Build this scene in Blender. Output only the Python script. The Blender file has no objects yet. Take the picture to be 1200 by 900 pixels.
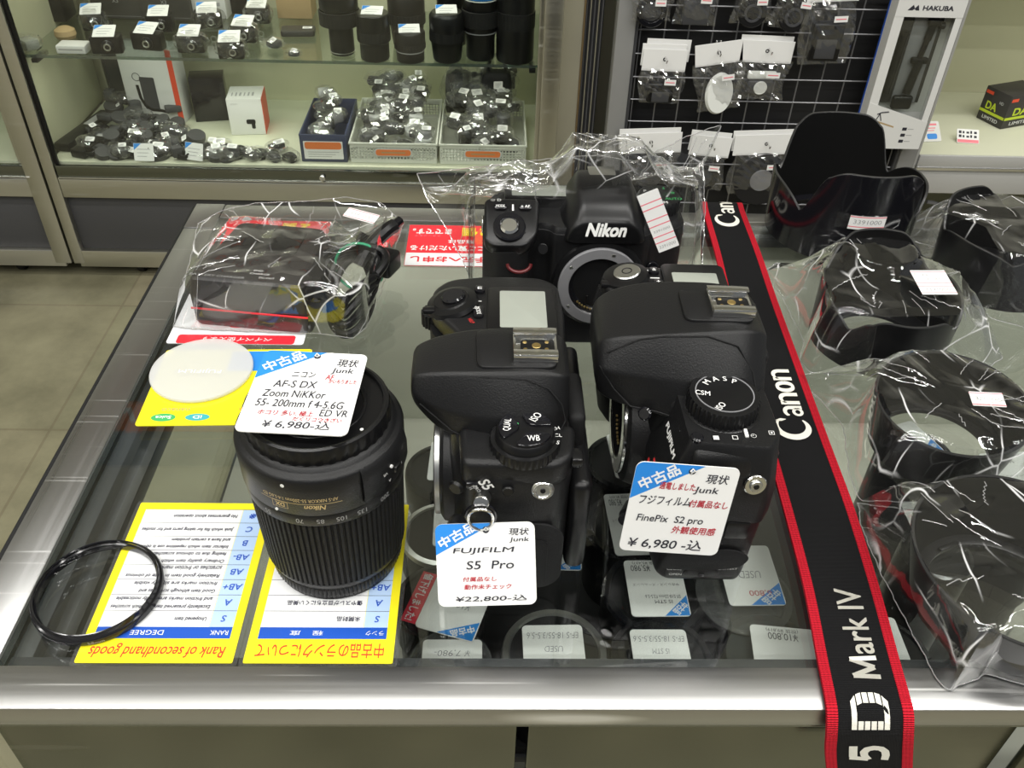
import bpy, bmesh, math, random
import numpy as np
from mathutils import Matrix, Vector

C = bpy.context.scene.collection
SC = bpy.context.scene
PI = math.pi
TOP = 900.0            # height of the counter's glass top, mm (all building is done in mm)

# ------------------------------------------------------------------ camera, world, lights, exposure
F_PX, PITCH, ROLL, YAW = 1030.31, 0.687433, 0.03348, -0.034910
CAM = np.array([0.0, 0.0, TOP + 345.0])
_cy, _sy = math.cos(YAW), math.sin(YAW)
FWD = np.array([-_sy*math.cos(PITCH), _cy*math.cos(PITCH), -math.sin(PITCH)])
_r = np.array([_cy, _sy, 0.0]); _u = np.cross(_r, FWD)
RGT = math.cos(ROLL)*_r + math.sin(ROLL)*_u
UPV = -math.sin(ROLL)*_r + math.cos(ROLL)*_u
cam_d = bpy.data.cameras.new('camera'); cam = bpy.data.objects.new('camera', cam_d); C.objects.link(cam)
cam_d.sensor_fit = 'HORIZONTAL'; cam_d.sensor_width = 36.0; cam_d.lens = 36.0*F_PX/1200.0
cam_d.clip_start = 0.02; cam_d.clip_end = 50
cam.matrix_world = Matrix(((RGT[0], UPV[0], -FWD[0], CAM[0]/1000), (RGT[1], UPV[1], -FWD[1], CAM[1]/1000),
                           (RGT[2], UPV[2], -FWD[2], CAM[2]/1000), (0, 0, 0, 1)))
SC.camera = cam

def ray(px, py): return FWD + RGT*(px-600)/F_PX - UPV*(py-450)/F_PX
def onz(px, py, z):      # point of the photograph on the level z (mm above the floor)
    d = ray(px, py); p = CAM + d*((z-CAM[2])/d[2]); return Vector(p)
def ony(px, py, y):      # point of the photograph on the upright plane at depth y
    d = ray(px, py); p = CAM + d*((y-CAM[1])/d[1]); return Vector(p)
def tab(px, py, z=0.0):  # ... on the counter top, z above the glass
    return onz(px, py, TOP+z)

W = bpy.data.worlds.new('shop_air'); SC.world = W; W.use_nodes = True
bg = W.node_tree.nodes['Background']; bg.inputs[0].default_value = (0.93, 0.97, 1.0, 1); bg.inputs[1].default_value = 0.21

def area(name, loc, size, power, col=(1, 0.985, 0.95), rot=(0, 0, 0)):
    l = bpy.data.lights.new(name, 'AREA'); l.shape = 'RECTANGLE'; l.size, l.size_y = size
    l.energy = power; l.color = col
    o = bpy.data.objects.new(name, l); C.objects.link(o); o.location = loc; o.rotation_euler = rot
    return o
for i, y in enumerate((-2.2, -1.3, -0.4, 0.55)):
    for j, x in enumerate((-2.0, -0.6, 0.8, 2.2)):
        area('ceiling_tube', (x, y, 2.94), (1.15, 0.09), 16)
# tubes inside the two display cases along their top edge, plus added fill inside the counter
area('case_tube', (-0.45, 2.02, 1.10), (1.0, 0.03), 3.6, (1, 0.98, 0.88))
area('case_tube', (-0.45, 1.99, 0.535), (1.05, 0.012), 1.3, (1, 0.98, 0.88))
area('counter_fill', (0.26, 0.597, 0.884), (0.9, 0.012), 0.9, (1, 0.98, 0.92), (-0.5, 0, 0))  # added fill light to lift the dark inside of the counter
area('case_tube', (1.6, 2.02, 0.74), (1.1, 0.03), 1.5, (1, 0.98, 0.86))
SC.view_settings.view_transform = 'Standard'; SC.view_settings.look = 'None'
SC.view_settings.exposure = -0.18; SC.view_settings.gamma = 1.0; SC.view_settings.use_curve_mapping = False
SC.cycles.max_bounces = 10; SC.cycles.transparent_max_bounces = 24; SC.cycles.glossy_bounces = 5
SC.cycles.caustics_reflective = False; SC.cycles.caustics_refractive = False
SC.cycles.sample_clamp_indirect = 6.0

# ------------------------------------------------------------------ materials
MATS = {}
def nmat(name):
    m = bpy.data.materials.new(name); m.use_nodes = True; MATS[name] = m
    return m, m.node_tree.nodes, m.node_tree.links
def principled(name, col, rough=0.5, metal=0.0, spec=0.5, bump=None, var=None, coat=0.0):
    """bump = (scale, strength, distance); var = (scale, amount) mottles the colour."""
    m, n, l = nmat(name); b = n['Principled BSDF']
    b.inputs['Base Color'].default_value = (*col, 1); b.inputs['Roughness'].default_value = rough
    b.inputs['Metallic'].default_value = metal; b.inputs['Specular IOR Level'].default_value = spec
    if coat: b.inputs['Coat Weight'].default_value = coat; b.inputs['Coat Roughness'].default_value = 0.08
    tc = n.new('ShaderNodeTexCoord')
    if bump:
        t = n.new('ShaderNodeTexNoise'); t.inputs['Scale'].default_value = bump[0]; t.inputs['Detail'].default_value = 2
        bp = n.new('ShaderNodeBump'); bp.inputs['Strength'].default_value = bump[1]; bp.inputs['Distance'].default_value = bump[2]
        l.new(tc.outputs['Object'], t.inputs['Vector']); l.new(t.outputs['Fac'], bp.inputs['Height']); l.new(bp.outputs['Normal'], b.inputs['Normal'])
    if var:
        t = n.new('ShaderNodeTexNoise'); t.inputs['Scale'].default_value = var[0]; t.inputs['Detail'].default_value = 5
        mx = n.new('ShaderNodeMix'); mx.data_type = 'RGBA'
        mx.inputs['A'].default_value = (*[c*(1-var[1]) for c in col], 1); mx.inputs['B'].default_value = (*[min(1, c*(1+var[1])) for c in col], 1)
        l.new(tc.outputs['Object'], t.inputs['Vector']); l.new(t.outputs['Fac'], mx.inputs['Factor']); l.new(mx.outputs['Result'], b.inputs['Base Color'])
    return m

principled('black_plastic', (0.0085, 0.0085, 0.009), 0.37, spec=0.30, bump=(1400, 0.30, 0.0004))
principled('black_smooth', (0.006, 0.006, 0.0065), 0.28, spec=0.35)
principled('black_gloss', (0.007, 0.007, 0.009), 0.12)
principled('black_rubber', (0.009, 0.009, 0.0095), 0.55, spec=0.25, bump=(2400, 0.6, 0.0005))
principled('black_satin', (0.006, 0.006, 0.0065), 0.30, spec=0.34, bump=(500, 0.05, 0.0003))
principled('hood_inside', (0.003, 0.003, 0.003), 0.7, spec=0.12)
principled('rim_grey', (0.022, 0.022, 0.022), 0.3)
principled('charger_brown', (0.022, 0.019, 0.018), 0.45)
principled('dark_grey', (0.045, 0.046, 0.05), 0.5)
principled('mid_grey', (0.20, 0.20, 0.21), 0.5)
principled('chrome', (0.78, 0.78, 0.77), 0.16, 1.0)
principled('satin_metal', (0.62, 0.62, 0.60), 0.30, 1.0)
principled('gold', (0.75, 0.55, 0.22), 0.3, 1.0)
principled('gold_print', (0.55, 0.42, 0.20), 0.5)
principled('white_print', (0.78, 0.78, 0.76), 0.5)
principled('grey_print', (0.34, 0.34, 0.34), 0.5)
principled('red_print', (0.60, 0.03, 0.03), 0.5)
principled('green_print', (0.05, 0.42, 0.12), 0.5)
principled('lcd_glass', (0.30, 0.32, 0.28), 0.12, var=(30, 0.05))
principled('paper', (0.80, 0.80, 0.785), 0.55)
principled('paper_grey', (0.62, 0.63, 0.62), 0.6)
principled('tag_blue', (0.02, 0.23, 0.68), 0.45)
principled('ink', (0.02, 0.02, 0.03), 0.6)
principled('pencil', (0.20, 0.20, 0.22), 0.6)
principled('ink_red', (0.45, 0.02, 0.04), 0.6)
principled('label_red', (0.70, 0.03, 0.06), 0.45)
principled('accent_red', (0.10, 0.008, 0.010), 0.4)
principled('pink_line', (0.78, 0.20, 0.24), 0.5)
principled('card_yellow', (0.86, 0.76, 0.02), 0.3, coat=0.4)
principled('card_white', (0.80, 0.81, 0.82), 0.3, coat=0.4)
principled('card_blue', (0.015, 0.085, 0.46), 0.3, coat=0.4)
principled('card_pale', (0.46, 0.62, 0.86), 0.3, coat=0.4)
principled('card_red', (0.62, 0.05, 0.02), 0.35)
principled('card_ink', (0.03, 0.03, 0.06), 0.35)
principled('card_blue_ink', (0.03, 0.10, 0.50), 0.35)
principled('sign_red', (0.72, 0.02, 0.035), 0.35, coat=0.3)
principled('sign_yellow', (0.85, 0.65, 0.03), 0.35)
principled('orange', (0.78, 0.20, 0.05), 0.5)
principled('box_red', (0.70, 0.07, 0.025), 0.45)
principled('box_white', (0.68, 0.68, 0.66), 0.5)
principled('box_dark', (0.035, 0.033, 0.03), 0.5)
principled('kraft', (0.42, 0.30, 0.15), 0.7)
principled('lime', (0.50, 0.62, 0.03), 0.5)
principled('teal', (0.05, 0.40, 0.42), 0.5)
principled('rubber_band', (0.02, 0.33, 0.16), 0.5)
principled('thread', (0.76, 0.74, 0.66), 0.7, bump=(2500, 0.6, 0.0006))
principled('string', (0.75, 0.75, 0.73), 0.6)
principled('basket', (0.66, 0.67, 0.60), 0.45)
principled('bin_navy', (0.035, 0.045, 0.10), 0.4)
principled('cream_panel', (0.52, 0.52, 0.36), 0.5, var=(4, 0.05))
principled('cream_shelf', (0.60, 0.61, 0.47), 0.45, var=(6, 0.04))
principled('wall_pale', (0.55, 0.54, 0.47), 0.8, var=(3, 0.06))
principled('banner_blue', (0.20, 0.26, 0.33), 0.6)
principled('wall_beige', (0.52, 0.49, 0.37), 0.75, var=(6, 0.12))
principled('charcoal_panel', (0.055, 0.055, 0.058), 0.5, var=(5, 0.1))
principled('grey_post', (0.24, 0.24, 0.235), 0.4, var=(10, 0.08))
principled('light_metal', (0.52, 0.52, 0.51), 0.35, 0.3)
principled('grid_wire', (0.22, 0.22, 0.23), 0.35, 0.6)
principled('grid_back', (0.006, 0.006, 0.007), 0.6)
principled('ceiling_white', (0.78, 0.78, 0.75), 0.8)
principled('frosted', (0.80, 0.82, 0.78), 0.35)
principled('lens_glass', (0.03, 0.035, 0.04), 0.04, coat=1.0)
principled('case_deck', (0.30, 0.30, 0.255), 0.45, var=(9, 0.12))
principled('case_back', (0.44, 0.45, 0.38), 0.5, var=(7, 0.1))
principled('case_sponge', (0.006, 0.006, 0.007), 0.8)
principled('bag_fill', (0.05, 0.05, 0.052), 0.5)

def steel(name, col, rough, axis=0, scratch=0.25):
    """Brushed steel: noise stretched along one axis roughens it, thin random hairlines brighten it."""
    m, n, l = nmat(name); b = n['Principled BSDF']; b.inputs['Metallic'].default_value = 1.0
    tc = n.new('ShaderNodeTexCoord'); mp = n.new('ShaderNodeMapping')
    s = [260, 260, 260]; s[axis] = 4; mp.inputs['Scale'].default_value = s
    t = n.new('ShaderNodeTexNoise'); t.inputs['Scale'].default_value = 1.0; t.inputs['Detail'].default_value = 4
    l.new(tc.outputs['Object'], mp.inputs['Vector']); l.new(mp.outputs['Vector'], t.inputs['Vector'])
    mr = n.new('ShaderNodeMapRange'); mr.inputs['To Min'].default_value = rough*0.75; mr.inputs['To Max'].default_value = rough*1.3
    l.new(t.outputs['Fac'], mr.inputs['Value'])
    acc = None
    for ang, sc in ((0.35, (5, 240, 60)), (-0.7, (6, 300, 60)), (1.2, (7, 210, 60))):
        m2 = n.new('ShaderNodeMapping'); m2.inputs['Rotation'].default_value = (0, 0, ang); m2.inputs['Scale'].default_value = sc
        v = n.new('ShaderNodeTexNoise'); v.inputs['Scale'].default_value = 1.0; v.inputs['Detail'].default_value = 1
        l.new(tc.outputs['Object'], m2.inputs['Vector']); l.new(m2.outputs['Vector'], v.inputs['Vector'])
        r = n.new('ShaderNodeMapRange'); r.inputs['From Min'].default_value = 0.70; r.inputs['From Max'].default_value = 0.80
        l.new(v.outputs['Fac'], r.inputs['Value'])
        if acc is None: acc = r.outputs[0]
        else:
            a = n.new('ShaderNodeMath'); a.operation = 'MAXIMUM'; l.new(acc, a.inputs[0]); l.new(r.outputs[0], a.inputs[1]); acc = a.outputs[0]
    mx = n.new('ShaderNodeMix'); mx.data_type = 'RGBA'; mx.inputs['A'].default_value = (*col, 1); mx.inputs['B'].default_value = (0.95, 0.95, 0.93, 1)
    k = n.new('ShaderNodeMath'); k.operation = 'MULTIPLY'; k.inputs[1].default_value = scratch; l.new(acc, k.inputs[0]); l.new(k.outputs[0], mx.inputs['Factor'])
    l.new(mx.outputs['Result'], b.inputs['Base Color'])
    a = n.new('ShaderNodeMath'); a.operation = 'MULTIPLY_ADD'; a.inputs[1].default_value = 0.25; l.new(acc, a.inputs[0]); l.new(mr.outputs[0], a.inputs[2])
    l.new(a.outputs[0], b.inputs['Roughness'])
    bp = n.new('ShaderNodeBump'); bp.inputs['Strength'].default_value = 0.12; bp.inputs['Distance'].default_value = 0.0004
    l.new(t.outputs['Fac'], bp.inputs['Height']); l.new(bp.outputs['Normal'], b.inputs['Normal'])
steel('steel_x', (0.45, 0.45, 0.445), 0.34, 0, 0.8)
steel('steel_y', (0.42, 0.42, 0.42), 0.30, 1, 0.5)
steel('steel_case', (0.62, 0.61, 0.55), 0.32, 0, 0.15)
steel('steel_front', (0.20, 0.21, 0.18), 0.20, 0, 0.1)

def film(name, tint, gain, rough, bump=None, bias=0.0, haze=0.0, ior=1.5):
    """Clear sheet: see-through, with a mirror coat that grows at grazing angles (thin plastic film, glass panes)."""
    m, n, l = nmat(name); n.remove(n['Principled BSDF']); out = n['Material Output']
    tr = n.new('ShaderNodeBsdfTransparent'); tr.inputs[0].default_value = (*tint, 1)
    gl = n.new('ShaderNodeBsdfGlossy'); gl.inputs['Roughness'].default_value = rough; gl.inputs[0].default_value = (1, 1, 1, 1)
    ge = n.new('ShaderNodeNewGeometry'); dt = n.new('ShaderNodeVectorMath'); dt.operation = 'DOT_PRODUCT'; l.new(ge.outputs['Normal'], dt.inputs[0]); l.new(ge.outputs['Incoming'], dt.inputs[1])
    ab = n.new('ShaderNodeMath'); ab.operation = 'ABSOLUTE'; l.new(dt.outputs['Value'], ab.inputs[0])
    iv = n.new('ShaderNodeMath'); iv.operation = 'SUBTRACT'; iv.inputs[0].default_value = 1.0; iv.use_clamp = True; l.new(ab.outputs[0], iv.inputs[1])
    pw = n.new('ShaderNodeMath'); pw.operation = 'POWER'; pw.inputs[1].default_value = 5.0; l.new(iv.outputs[0], pw.inputs[0])
    fr = n.new('ShaderNodeMath'); fr.operation = 'MULTIPLY_ADD'; fr.inputs[1].default_value = 0.96; fr.inputs[2].default_value = 0.04; l.new(pw.outputs[0], fr.inputs[0])
    mu = n.new('ShaderNodeMath'); mu.operation = 'MULTIPLY_ADD'; mu.use_clamp = True; mu.inputs[1].default_value = gain; mu.inputs[2].default_value = bias
    mix = n.new('ShaderNodeMixShader')
    l.new(fr.outputs[0], mu.inputs[0]); l.new(mu.outputs[0], mix.inputs[0]); l.new(tr.outputs[0], mix.inputs[1]); l.new(gl.outputs[0], mix.inputs[2])
    last = mix
    if haze:
        df = n.new('ShaderNodeBsdfDiffuse'); df.inputs[0].default_value = (0.85, 0.85, 0.85, 1)
        m2 = n.new('ShaderNodeMixShader'); m2.inputs[0].default_value = haze
        l.new(mix.outputs[0], m2.inputs[1]); l.new(df.outputs[0], m2.inputs[2]); last = m2
    if bump:
        # crumpled film: flat facets tilted this way and that, with highlight streaks painted white along some of their borders
        sc, tilt, thr = bump; tc = n.new('ShaderNodeTexCoord'); mp = n.new('ShaderNodeMapping'); mp.inputs['Scale'].default_value = (1.0, 0.55, 0.8); mp.inputs['Rotation'].default_value = (0.2, 0.1, 0.6)
        ns = n.new('ShaderNodeTexNoise'); ns.inputs['Scale'].default_value = 14; ns.inputs['Detail'].default_value = 1
        wd = n.new('ShaderNodeVectorMath'); wd.operation = 'SCALE'; wd.inputs['Scale'].default_value = 0.045
        ad = n.new('ShaderNodeVectorMath'); ad.operation = 'ADD'
        l.new(tc.outputs['Object'], ns.inputs['Vector']); l.new(ns.outputs['Color'], wd.inputs[0]); l.new(tc.outputs['Object'], ad.inputs[0]); l.new(wd.outputs[0], ad.inputs[1]); l.new(ad.outputs[0], mp.inputs['Vector'])
        v = n.new('ShaderNodeTexVoronoi'); v.inputs['Scale'].default_value = sc; e = n.new('ShaderNodeTexVoronoi'); e.feature = 'DISTANCE_TO_EDGE'; e.inputs['Scale'].default_value = sc
        l.new(mp.outputs[0], v.inputs['Vector']); l.new(mp.outputs[0], e.inputs['Vector'])
        cs = n.new('ShaderNodeVectorMath'); cs.operation = 'SUBTRACT'; cs.inputs[1].default_value = (0.5, 0.5, 0.5); l.new(v.outputs['Color'], cs.inputs[0])
        ck = n.new('ShaderNodeVectorMath'); ck.operation = 'SCALE'; ck.inputs['Scale'].default_value = tilt; l.new(cs.outputs[0], ck.inputs[0])
        na = n.new('ShaderNodeVectorMath'); na.operation = 'ADD'; l.new(ge.outputs['Normal'], na.inputs[0]); l.new(ck.outputs[0], na.inputs[1])
        nn = n.new('ShaderNodeVectorMath'); nn.operation = 'NORMALIZE'; l.new(na.outputs[0], nn.inputs[0]); l.new(nn.outputs[0], gl.inputs['Normal'])
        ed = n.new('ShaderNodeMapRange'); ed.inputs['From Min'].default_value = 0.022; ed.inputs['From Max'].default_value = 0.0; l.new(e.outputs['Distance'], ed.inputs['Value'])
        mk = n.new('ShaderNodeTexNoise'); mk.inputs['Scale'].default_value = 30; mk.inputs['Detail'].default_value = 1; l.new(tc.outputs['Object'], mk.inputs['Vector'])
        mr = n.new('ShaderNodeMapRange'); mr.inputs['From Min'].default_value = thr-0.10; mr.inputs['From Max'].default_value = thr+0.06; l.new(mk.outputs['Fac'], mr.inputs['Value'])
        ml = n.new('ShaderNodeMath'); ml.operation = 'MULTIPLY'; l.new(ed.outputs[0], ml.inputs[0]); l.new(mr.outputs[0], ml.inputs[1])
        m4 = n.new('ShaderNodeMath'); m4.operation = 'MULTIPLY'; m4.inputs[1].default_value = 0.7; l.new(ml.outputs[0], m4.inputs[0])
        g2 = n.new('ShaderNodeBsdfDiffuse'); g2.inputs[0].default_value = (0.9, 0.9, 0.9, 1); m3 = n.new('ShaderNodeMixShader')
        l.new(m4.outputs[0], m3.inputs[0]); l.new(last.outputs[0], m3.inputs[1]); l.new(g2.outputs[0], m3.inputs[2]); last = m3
    l.new(last.outputs[0], out.inputs[0])
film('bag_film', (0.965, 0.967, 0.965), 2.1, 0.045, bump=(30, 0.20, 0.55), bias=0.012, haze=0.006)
film('bag_film_far', (0.95, 0.95, 0.95), 1.8, 0.07, bias=0.025, haze=0.02)
film('seam_and_glint', (0.9, 0.9, 0.9), 3.0, 0.12, bias=0.30, haze=0.22)  # bag hems, and the pale tubes drawn as glints on folds
film('counter_glass', (0.945, 0.965, 0.95), 2.3, 0.015)
film('case_glass', (0.93, 0.95, 0.93), 1.0, 0.02)
film('shelf_glass', (0.86, 0.90, 0.87), 1.2, 0.03)
film('glass_edge', (0.40, 0.52, 0.46), 1.0, 0.08, bias=0.1, haze=0.05)
film('soft_clear', (0.86, 0.88, 0.84), 1.4, 0.25, bias=0.03, haze=0.44)
film('cap_clear', (0.85, 0.87, 0.86), 1.6, 0.08, bias=0.03, haze=0.07)
film('laminate', (0.93, 0.94, 0.93), 1.3, 0.04, bias=0.02, haze=0.02)

def floor_mat():
    m, n, l = nmat('floor_concrete'); b = n['Principled BSDF']; tc = n.new('ShaderNodeTexCoord')
    t = n.new('ShaderNodeTexNoise'); t.inputs['Scale'].default_value = 3.0; t.inputs['Detail'].default_value = 8; t.inputs['Roughness'].default_value = 0.65
    cr = n.new('ShaderNodeValToRGB'); cr.color_ramp.elements[0].position = 0.30; cr.color_ramp.elements[0].color = (0.14, 0.126, 0.085, 1)
    cr.color_ramp.elements[1].position = 0.72; cr.color_ramp.elements[1].color = (0.37, 0.335, 0.235, 1)
    l.new(tc.outputs['Object'], t.inputs['Vector']); l.new(t.outputs['Fac'], cr.inputs[0])
    br = n.new('ShaderNodeTexBrick'); br.offset = 0.0; br.inputs['Scale'].default_value = 1.0
    br.inputs['Color1'].default_value = (0.82, 0.86, 0.78, 1); br.inputs['Color2'].default_value = (1.0, 0.98, 0.93, 1); br.inputs['Mortar'].default_value = (0.72, 0.70, 0.64, 1)
    br.inputs['Mortar Size'].default_value = 0.003; br.inputs['Brick Width'].default_value = 0.45; br.inputs['Row Height'].default_value = 0.45
    l.new(tc.outputs['Object'], br.inputs['Vector'])
    mx = n.new('ShaderNodeMix'); mx.data_type = 'RGBA'; mx.blend_type = 'MULTIPLY'; mx.inputs['Factor'].default_value = 1.0
    l.new(cr.outputs[0], mx.inputs['A']); l.new(br.outputs['Color'], mx.inputs['B']); l.new(mx.outputs['Result'], b.inputs['Base Color'])
    b.inputs['Roughness'].default_value = 0.42
floor_mat()

def weave(name, col, sx, sy, strength):
    """Woven webbing: fine cross ribs from a wave, in the ribbon's own UV (u across, v along)."""
    m, n, l = nmat(name); b = n['Principled BSDF']; b.inputs['Base Color'].default_value = (*col, 1); b.inputs['Roughness'].default_value = 0.8
    b.inputs['Specular IOR Level'].default_value = 0.15
    uv = n.new('ShaderNodeUVMap'); mp = n.new('ShaderNodeMapping'); mp.inputs['Scale'].default_value = (sx, sy, 1)
    mp.inputs['Rotation'].default_value = (0, 0, 0)
    w = n.new('ShaderNodeTexWave'); w.bands_direction = 'Y'; w.inputs['Scale'].default_value = 1.0; w.inputs['Distortion'].default_value = 0.5
    w2 = n.new('ShaderNodeTexWave'); w2.bands_direction = 'X'; w2.inputs['Scale'].default_value = 1.0
    l.new(uv.outputs[0], mp.inputs['Vector']); l.new(mp.outputs['Vector'], w.inputs['Vector']); l.new(mp.outputs['Vector'], w2.inputs['Vector'])
    a = n.new('ShaderNodeMath'); a.operation = 'MULTIPLY_ADD'; a.inputs[1].default_value = 0.35; l.new(w2.outputs['Fac'], a.inputs[0]); l.new(w.outputs['Fac'], a.inputs[2])
    bp = n.new('ShaderNodeBump'); bp.inputs['Strength'].default_value = strength; bp.inputs['Distance'].default_value = 0.0008
    l.new(a.outputs[0], bp.inputs['Height']); l.new(bp.outputs['Normal'], b.inputs['Normal'])
    mx = n.new('ShaderNodeMix'); mx.data_type = 'RGBA'; mx.inputs['A'].default_value = (*[c*0.45 for c in col], 1); mx.inputs['B'].default_value = (*col, 1)
    l.new(a.outputs[0], mx.inputs['Factor']); l.new(mx.outputs['Result'], b.inputs['Base Color'])
weave('strap_black', (0.014, 0.014, 0.015), 60, 460, 0.8)
weave('strap_red', (0.70, 0.015, 0.035), 20, 330, 0.9)

# ------------------------------------------------------------------ mesh building helpers
_TXT = {}
_tc = bpy.data.curves.new('glyphs', 'FONT'); _to = bpy.data.objects.new('glyphs', _tc); C.objects.link(_to)
def glyphs(s, bold=0.0, shear=0.0, space=1.0):
    k = (s, bold, shear, space)
    if k not in _TXT:
        _tc.body = s; _tc.offset = bold; _tc.shear = shear; _tc.space_character = space; _tc.resolution_u = 3
        bpy.context.view_layer.update()
        me = bpy.data.meshes.new_from_object(_to.evaluated_get(bpy.context.evaluated_depsgraph_get()))
        v = [(p.co.x, p.co.y) for p in me.vertices]; f = [tuple(p.vertices) for p in me.polygons]
        bpy.data.meshes.remove(me)
        xs = [p[0] for p in v] or [0]; ys = [p[1] for p in v] or [0]
        _TXT[k] = (v, f, min(xs), max(xs), min(ys), max(ys))
    return _TXT[k]

def frame(o, x, y):
    x = Vector(x).normalized(); y = Vector(y); z = x.cross(y).normalized(); y = z.cross(x)
    o = Vector(o)
    return Matrix(((x.x, y.x, z.x, o.x), (x.y, y.y, z.y, o.y), (x.z, y.z, z.z, o.z), (0, 0, 0, 1)))
def axis_to(o, d):
    """Matrix whose local z runs along d from o."""
    d = Vector(d).normalized(); a = Vector((0, 0, 1)) if abs(d.z) < 0.9 else Vector((0, 1, 0))
    x = a.cross(d).normalized(); y = d.cross(x)
    o = Vector(o)
    return Matrix(((x.x, y.x, d.x, o.x), (x.y, y.y, d.y, o.y), (x.z, y.z, d.z, o.z), (0, 0, 0, 1)))
def rrect(w, h, r, n=4, cx=0.0, cy=0.0):
    pts = []
    for sx, sy, a0 in ((1, 1, 0), (-1, 1, PI/2), (-1, -1, PI), (1, -1, 1.5*PI)):
        for i in range(n+1):
            a = a0 + i*PI/2/n
            pts.append((cx + sx*(w/2-r) + r*math.cos(a), cy + sy*(h/2-r) + r*math.sin(a)))
    return pts
def circle(r, n=32, cx=0, cy=0, sx=1.0): return [(cx+r*sx*math.cos(2*PI*i/n), cy+r*math.sin(2*PI*i/n)) for i in range(n)]

class MB:
    def __init__(s): s.v = []; s.f = []; s.m = []; s.mats = []; s.uv = None
    def mi(s, mat):
        if mat not in s.mats: s.mats.append(mat)
        return s.mats.index(mat)
    def add(s, vs, fs, mat, M=None):
        b = len(s.v); k = s.mi(mat)
        if M is not None: vs = [M @ Vector(p) for p in vs]
        s.v += [tuple(p) for p in vs]; s.f += [tuple(b+i for i in f) for f in fs]; s.m += [k]*len(fs)
        return s
    def bm(s, bm, mat, M=None):
        bm.verts.index_update()
        s.add([v.co[:] for v in bm.verts], [[v.index for v in f.verts] for f in bm.faces], mat, M); bm.free(); return s
    def box(s, c, size, mat, bev=0.0, seg=2, M=None):
        bm = bmesh.new(); bmesh.ops.create_cube(bm, size=1.0)
        for v in bm.verts: v.co = Vector((v.co.x*size[0]+c[0], v.co.y*size[1]+c[1], v.co.z*size[2]+c[2]))
        if bev: bmesh.ops.bevel(bm, geom=bm.edges[:], offset=min(bev, min(size)*0.49), segments=seg, profile=0.5, affect='EDGES')
        return s.bm(bm, mat, M)
    def prism(s, pts, z0, z1, mat, bev=0.0, seg=2, M=None, top_only=False):
        bm = bmesh.new(); n = len(pts)
        a = [bm.verts.new((p[0], p[1], z0)) for p in pts]; b = [bm.verts.new((p[0], p[1], z1)) for p in pts]
        bm.faces.new(a[::-1]); bm.faces.new(b)
        for i in range(n): bm.faces.new((a[i], a[(i+1) % n], b[(i+1) % n], b[i]))
        bmesh.ops.recalc_face_normals(bm, faces=bm.faces[:])
        if bev:
            es = [e for e in bm.edges if abs(e.verts[0].co.z-e.verts[1].co.z) < 1e-6 and (not top_only or e.verts[0].co.z > (z0+z1)/2)]
            bmesh.ops.bevel(bm, geom=es, offset=bev, segments=seg, profile=0.5, affect='EDGES', clamp_overlap=True)
        return s.bm(bm, mat, M)
    def lathe(s, prof, mat, seg=48, M=None, mod=None, arc=None):
        """prof = [(r, z)...] about local z; r = 0 ends close it. mod(angle, r, z) -> r."""
        vs = []; fs = []; rings = []
        for r, z in prof:
            if r <= 1e-6: rings.append([len(vs)]); vs.append((0, 0, z))
            else:
                rg = []
                for i in range(seg):
                    a = 2*PI*i/seg; rr = mod(i, r, z) if mod else r
                    rg.append(len(vs)); vs.append((rr*math.cos(a), rr*math.sin(a), z))
                rings.append(rg)
        for A, B in zip(rings, rings[1:]):
            if len(A) == 1 and len(B) == 1: continue
            for i in range(seg):
                j = (i+1) % seg
                if len(A) == 1: fs.append((A[0], B[j], B[i])[::-1])
                elif len(B) == 1: fs.append((A[i], A[j], B[0]))
                else: fs.append((A[i], A[j], B[j], B[i]))
        return s.add(vs, fs, mat, M)
    def cyl(s, o, d, r, h, mat, bev=0.6, seg=32, r2=None):
        r2 = r if r2 is None else r2
        p = [(0, 0), (r-bev, 0), (r, bev), (r2, h-bev), (r2-bev, h), (0, h)] if bev else [(0, 0), (r, 0), (r2, h), (0, h)]
        return s.lathe(p, mat, seg, axis_to(o, d))
    def ring(s, o, d, r0, r1, h, mat, seg=48, bev=0.5):
        p = [(r0, 0), (r1-bev, 0), (r1, bev), (r1, h-bev), (r1-bev, h), (r0+bev, h), (r0, h-bev), (r0, 0)]
        return s.lathe(p, mat, seg, axis_to(o, d))
    def tube(s, path, r, mat, seg=8, closed=False, M=None, flat=1.0):
        P = [Vector(p) for p in path]; n = len(P); vs = []; fs = []; up = None
        for i in range(n):
            t = (P[(i+1) % n]-P[i-1]) if closed else (P[min(i+1, n-1)]-P[max(i-1, 0)])
            t = t.normalized() if t.length > 1e-9 else Vector((1, 0, 0))
            if up is None: up = Vector((0, 0, 1)) if abs(t.z) < 0.9 else Vector((1, 0, 0))
            x = up.cross(t)
            x = x.normalized() if x.length > 1e-6 else t.orthogonal().normalized()
            y = t.cross(x).normalized(); up = y
            for k in range(seg):
                a = 2*PI*k/seg; vs.append(P[i] + x*(r*math.cos(a)) + y*(r*flat*math.sin(a)))
        for i in range(n if closed else n-1):
            for k in range(seg):
                a, b = i*seg+k, i*seg+(k+1) % seg; c, d = ((i+1) % n)*seg+(k+1) % seg, ((i+1) % n)*seg+k
                fs.append((a, b, c, d))
        if not closed: fs += [tuple(range(seg))[::-1], tuple(range((n-1)*seg, n*seg))]
        return s.add(vs, fs, mat, M)
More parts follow.
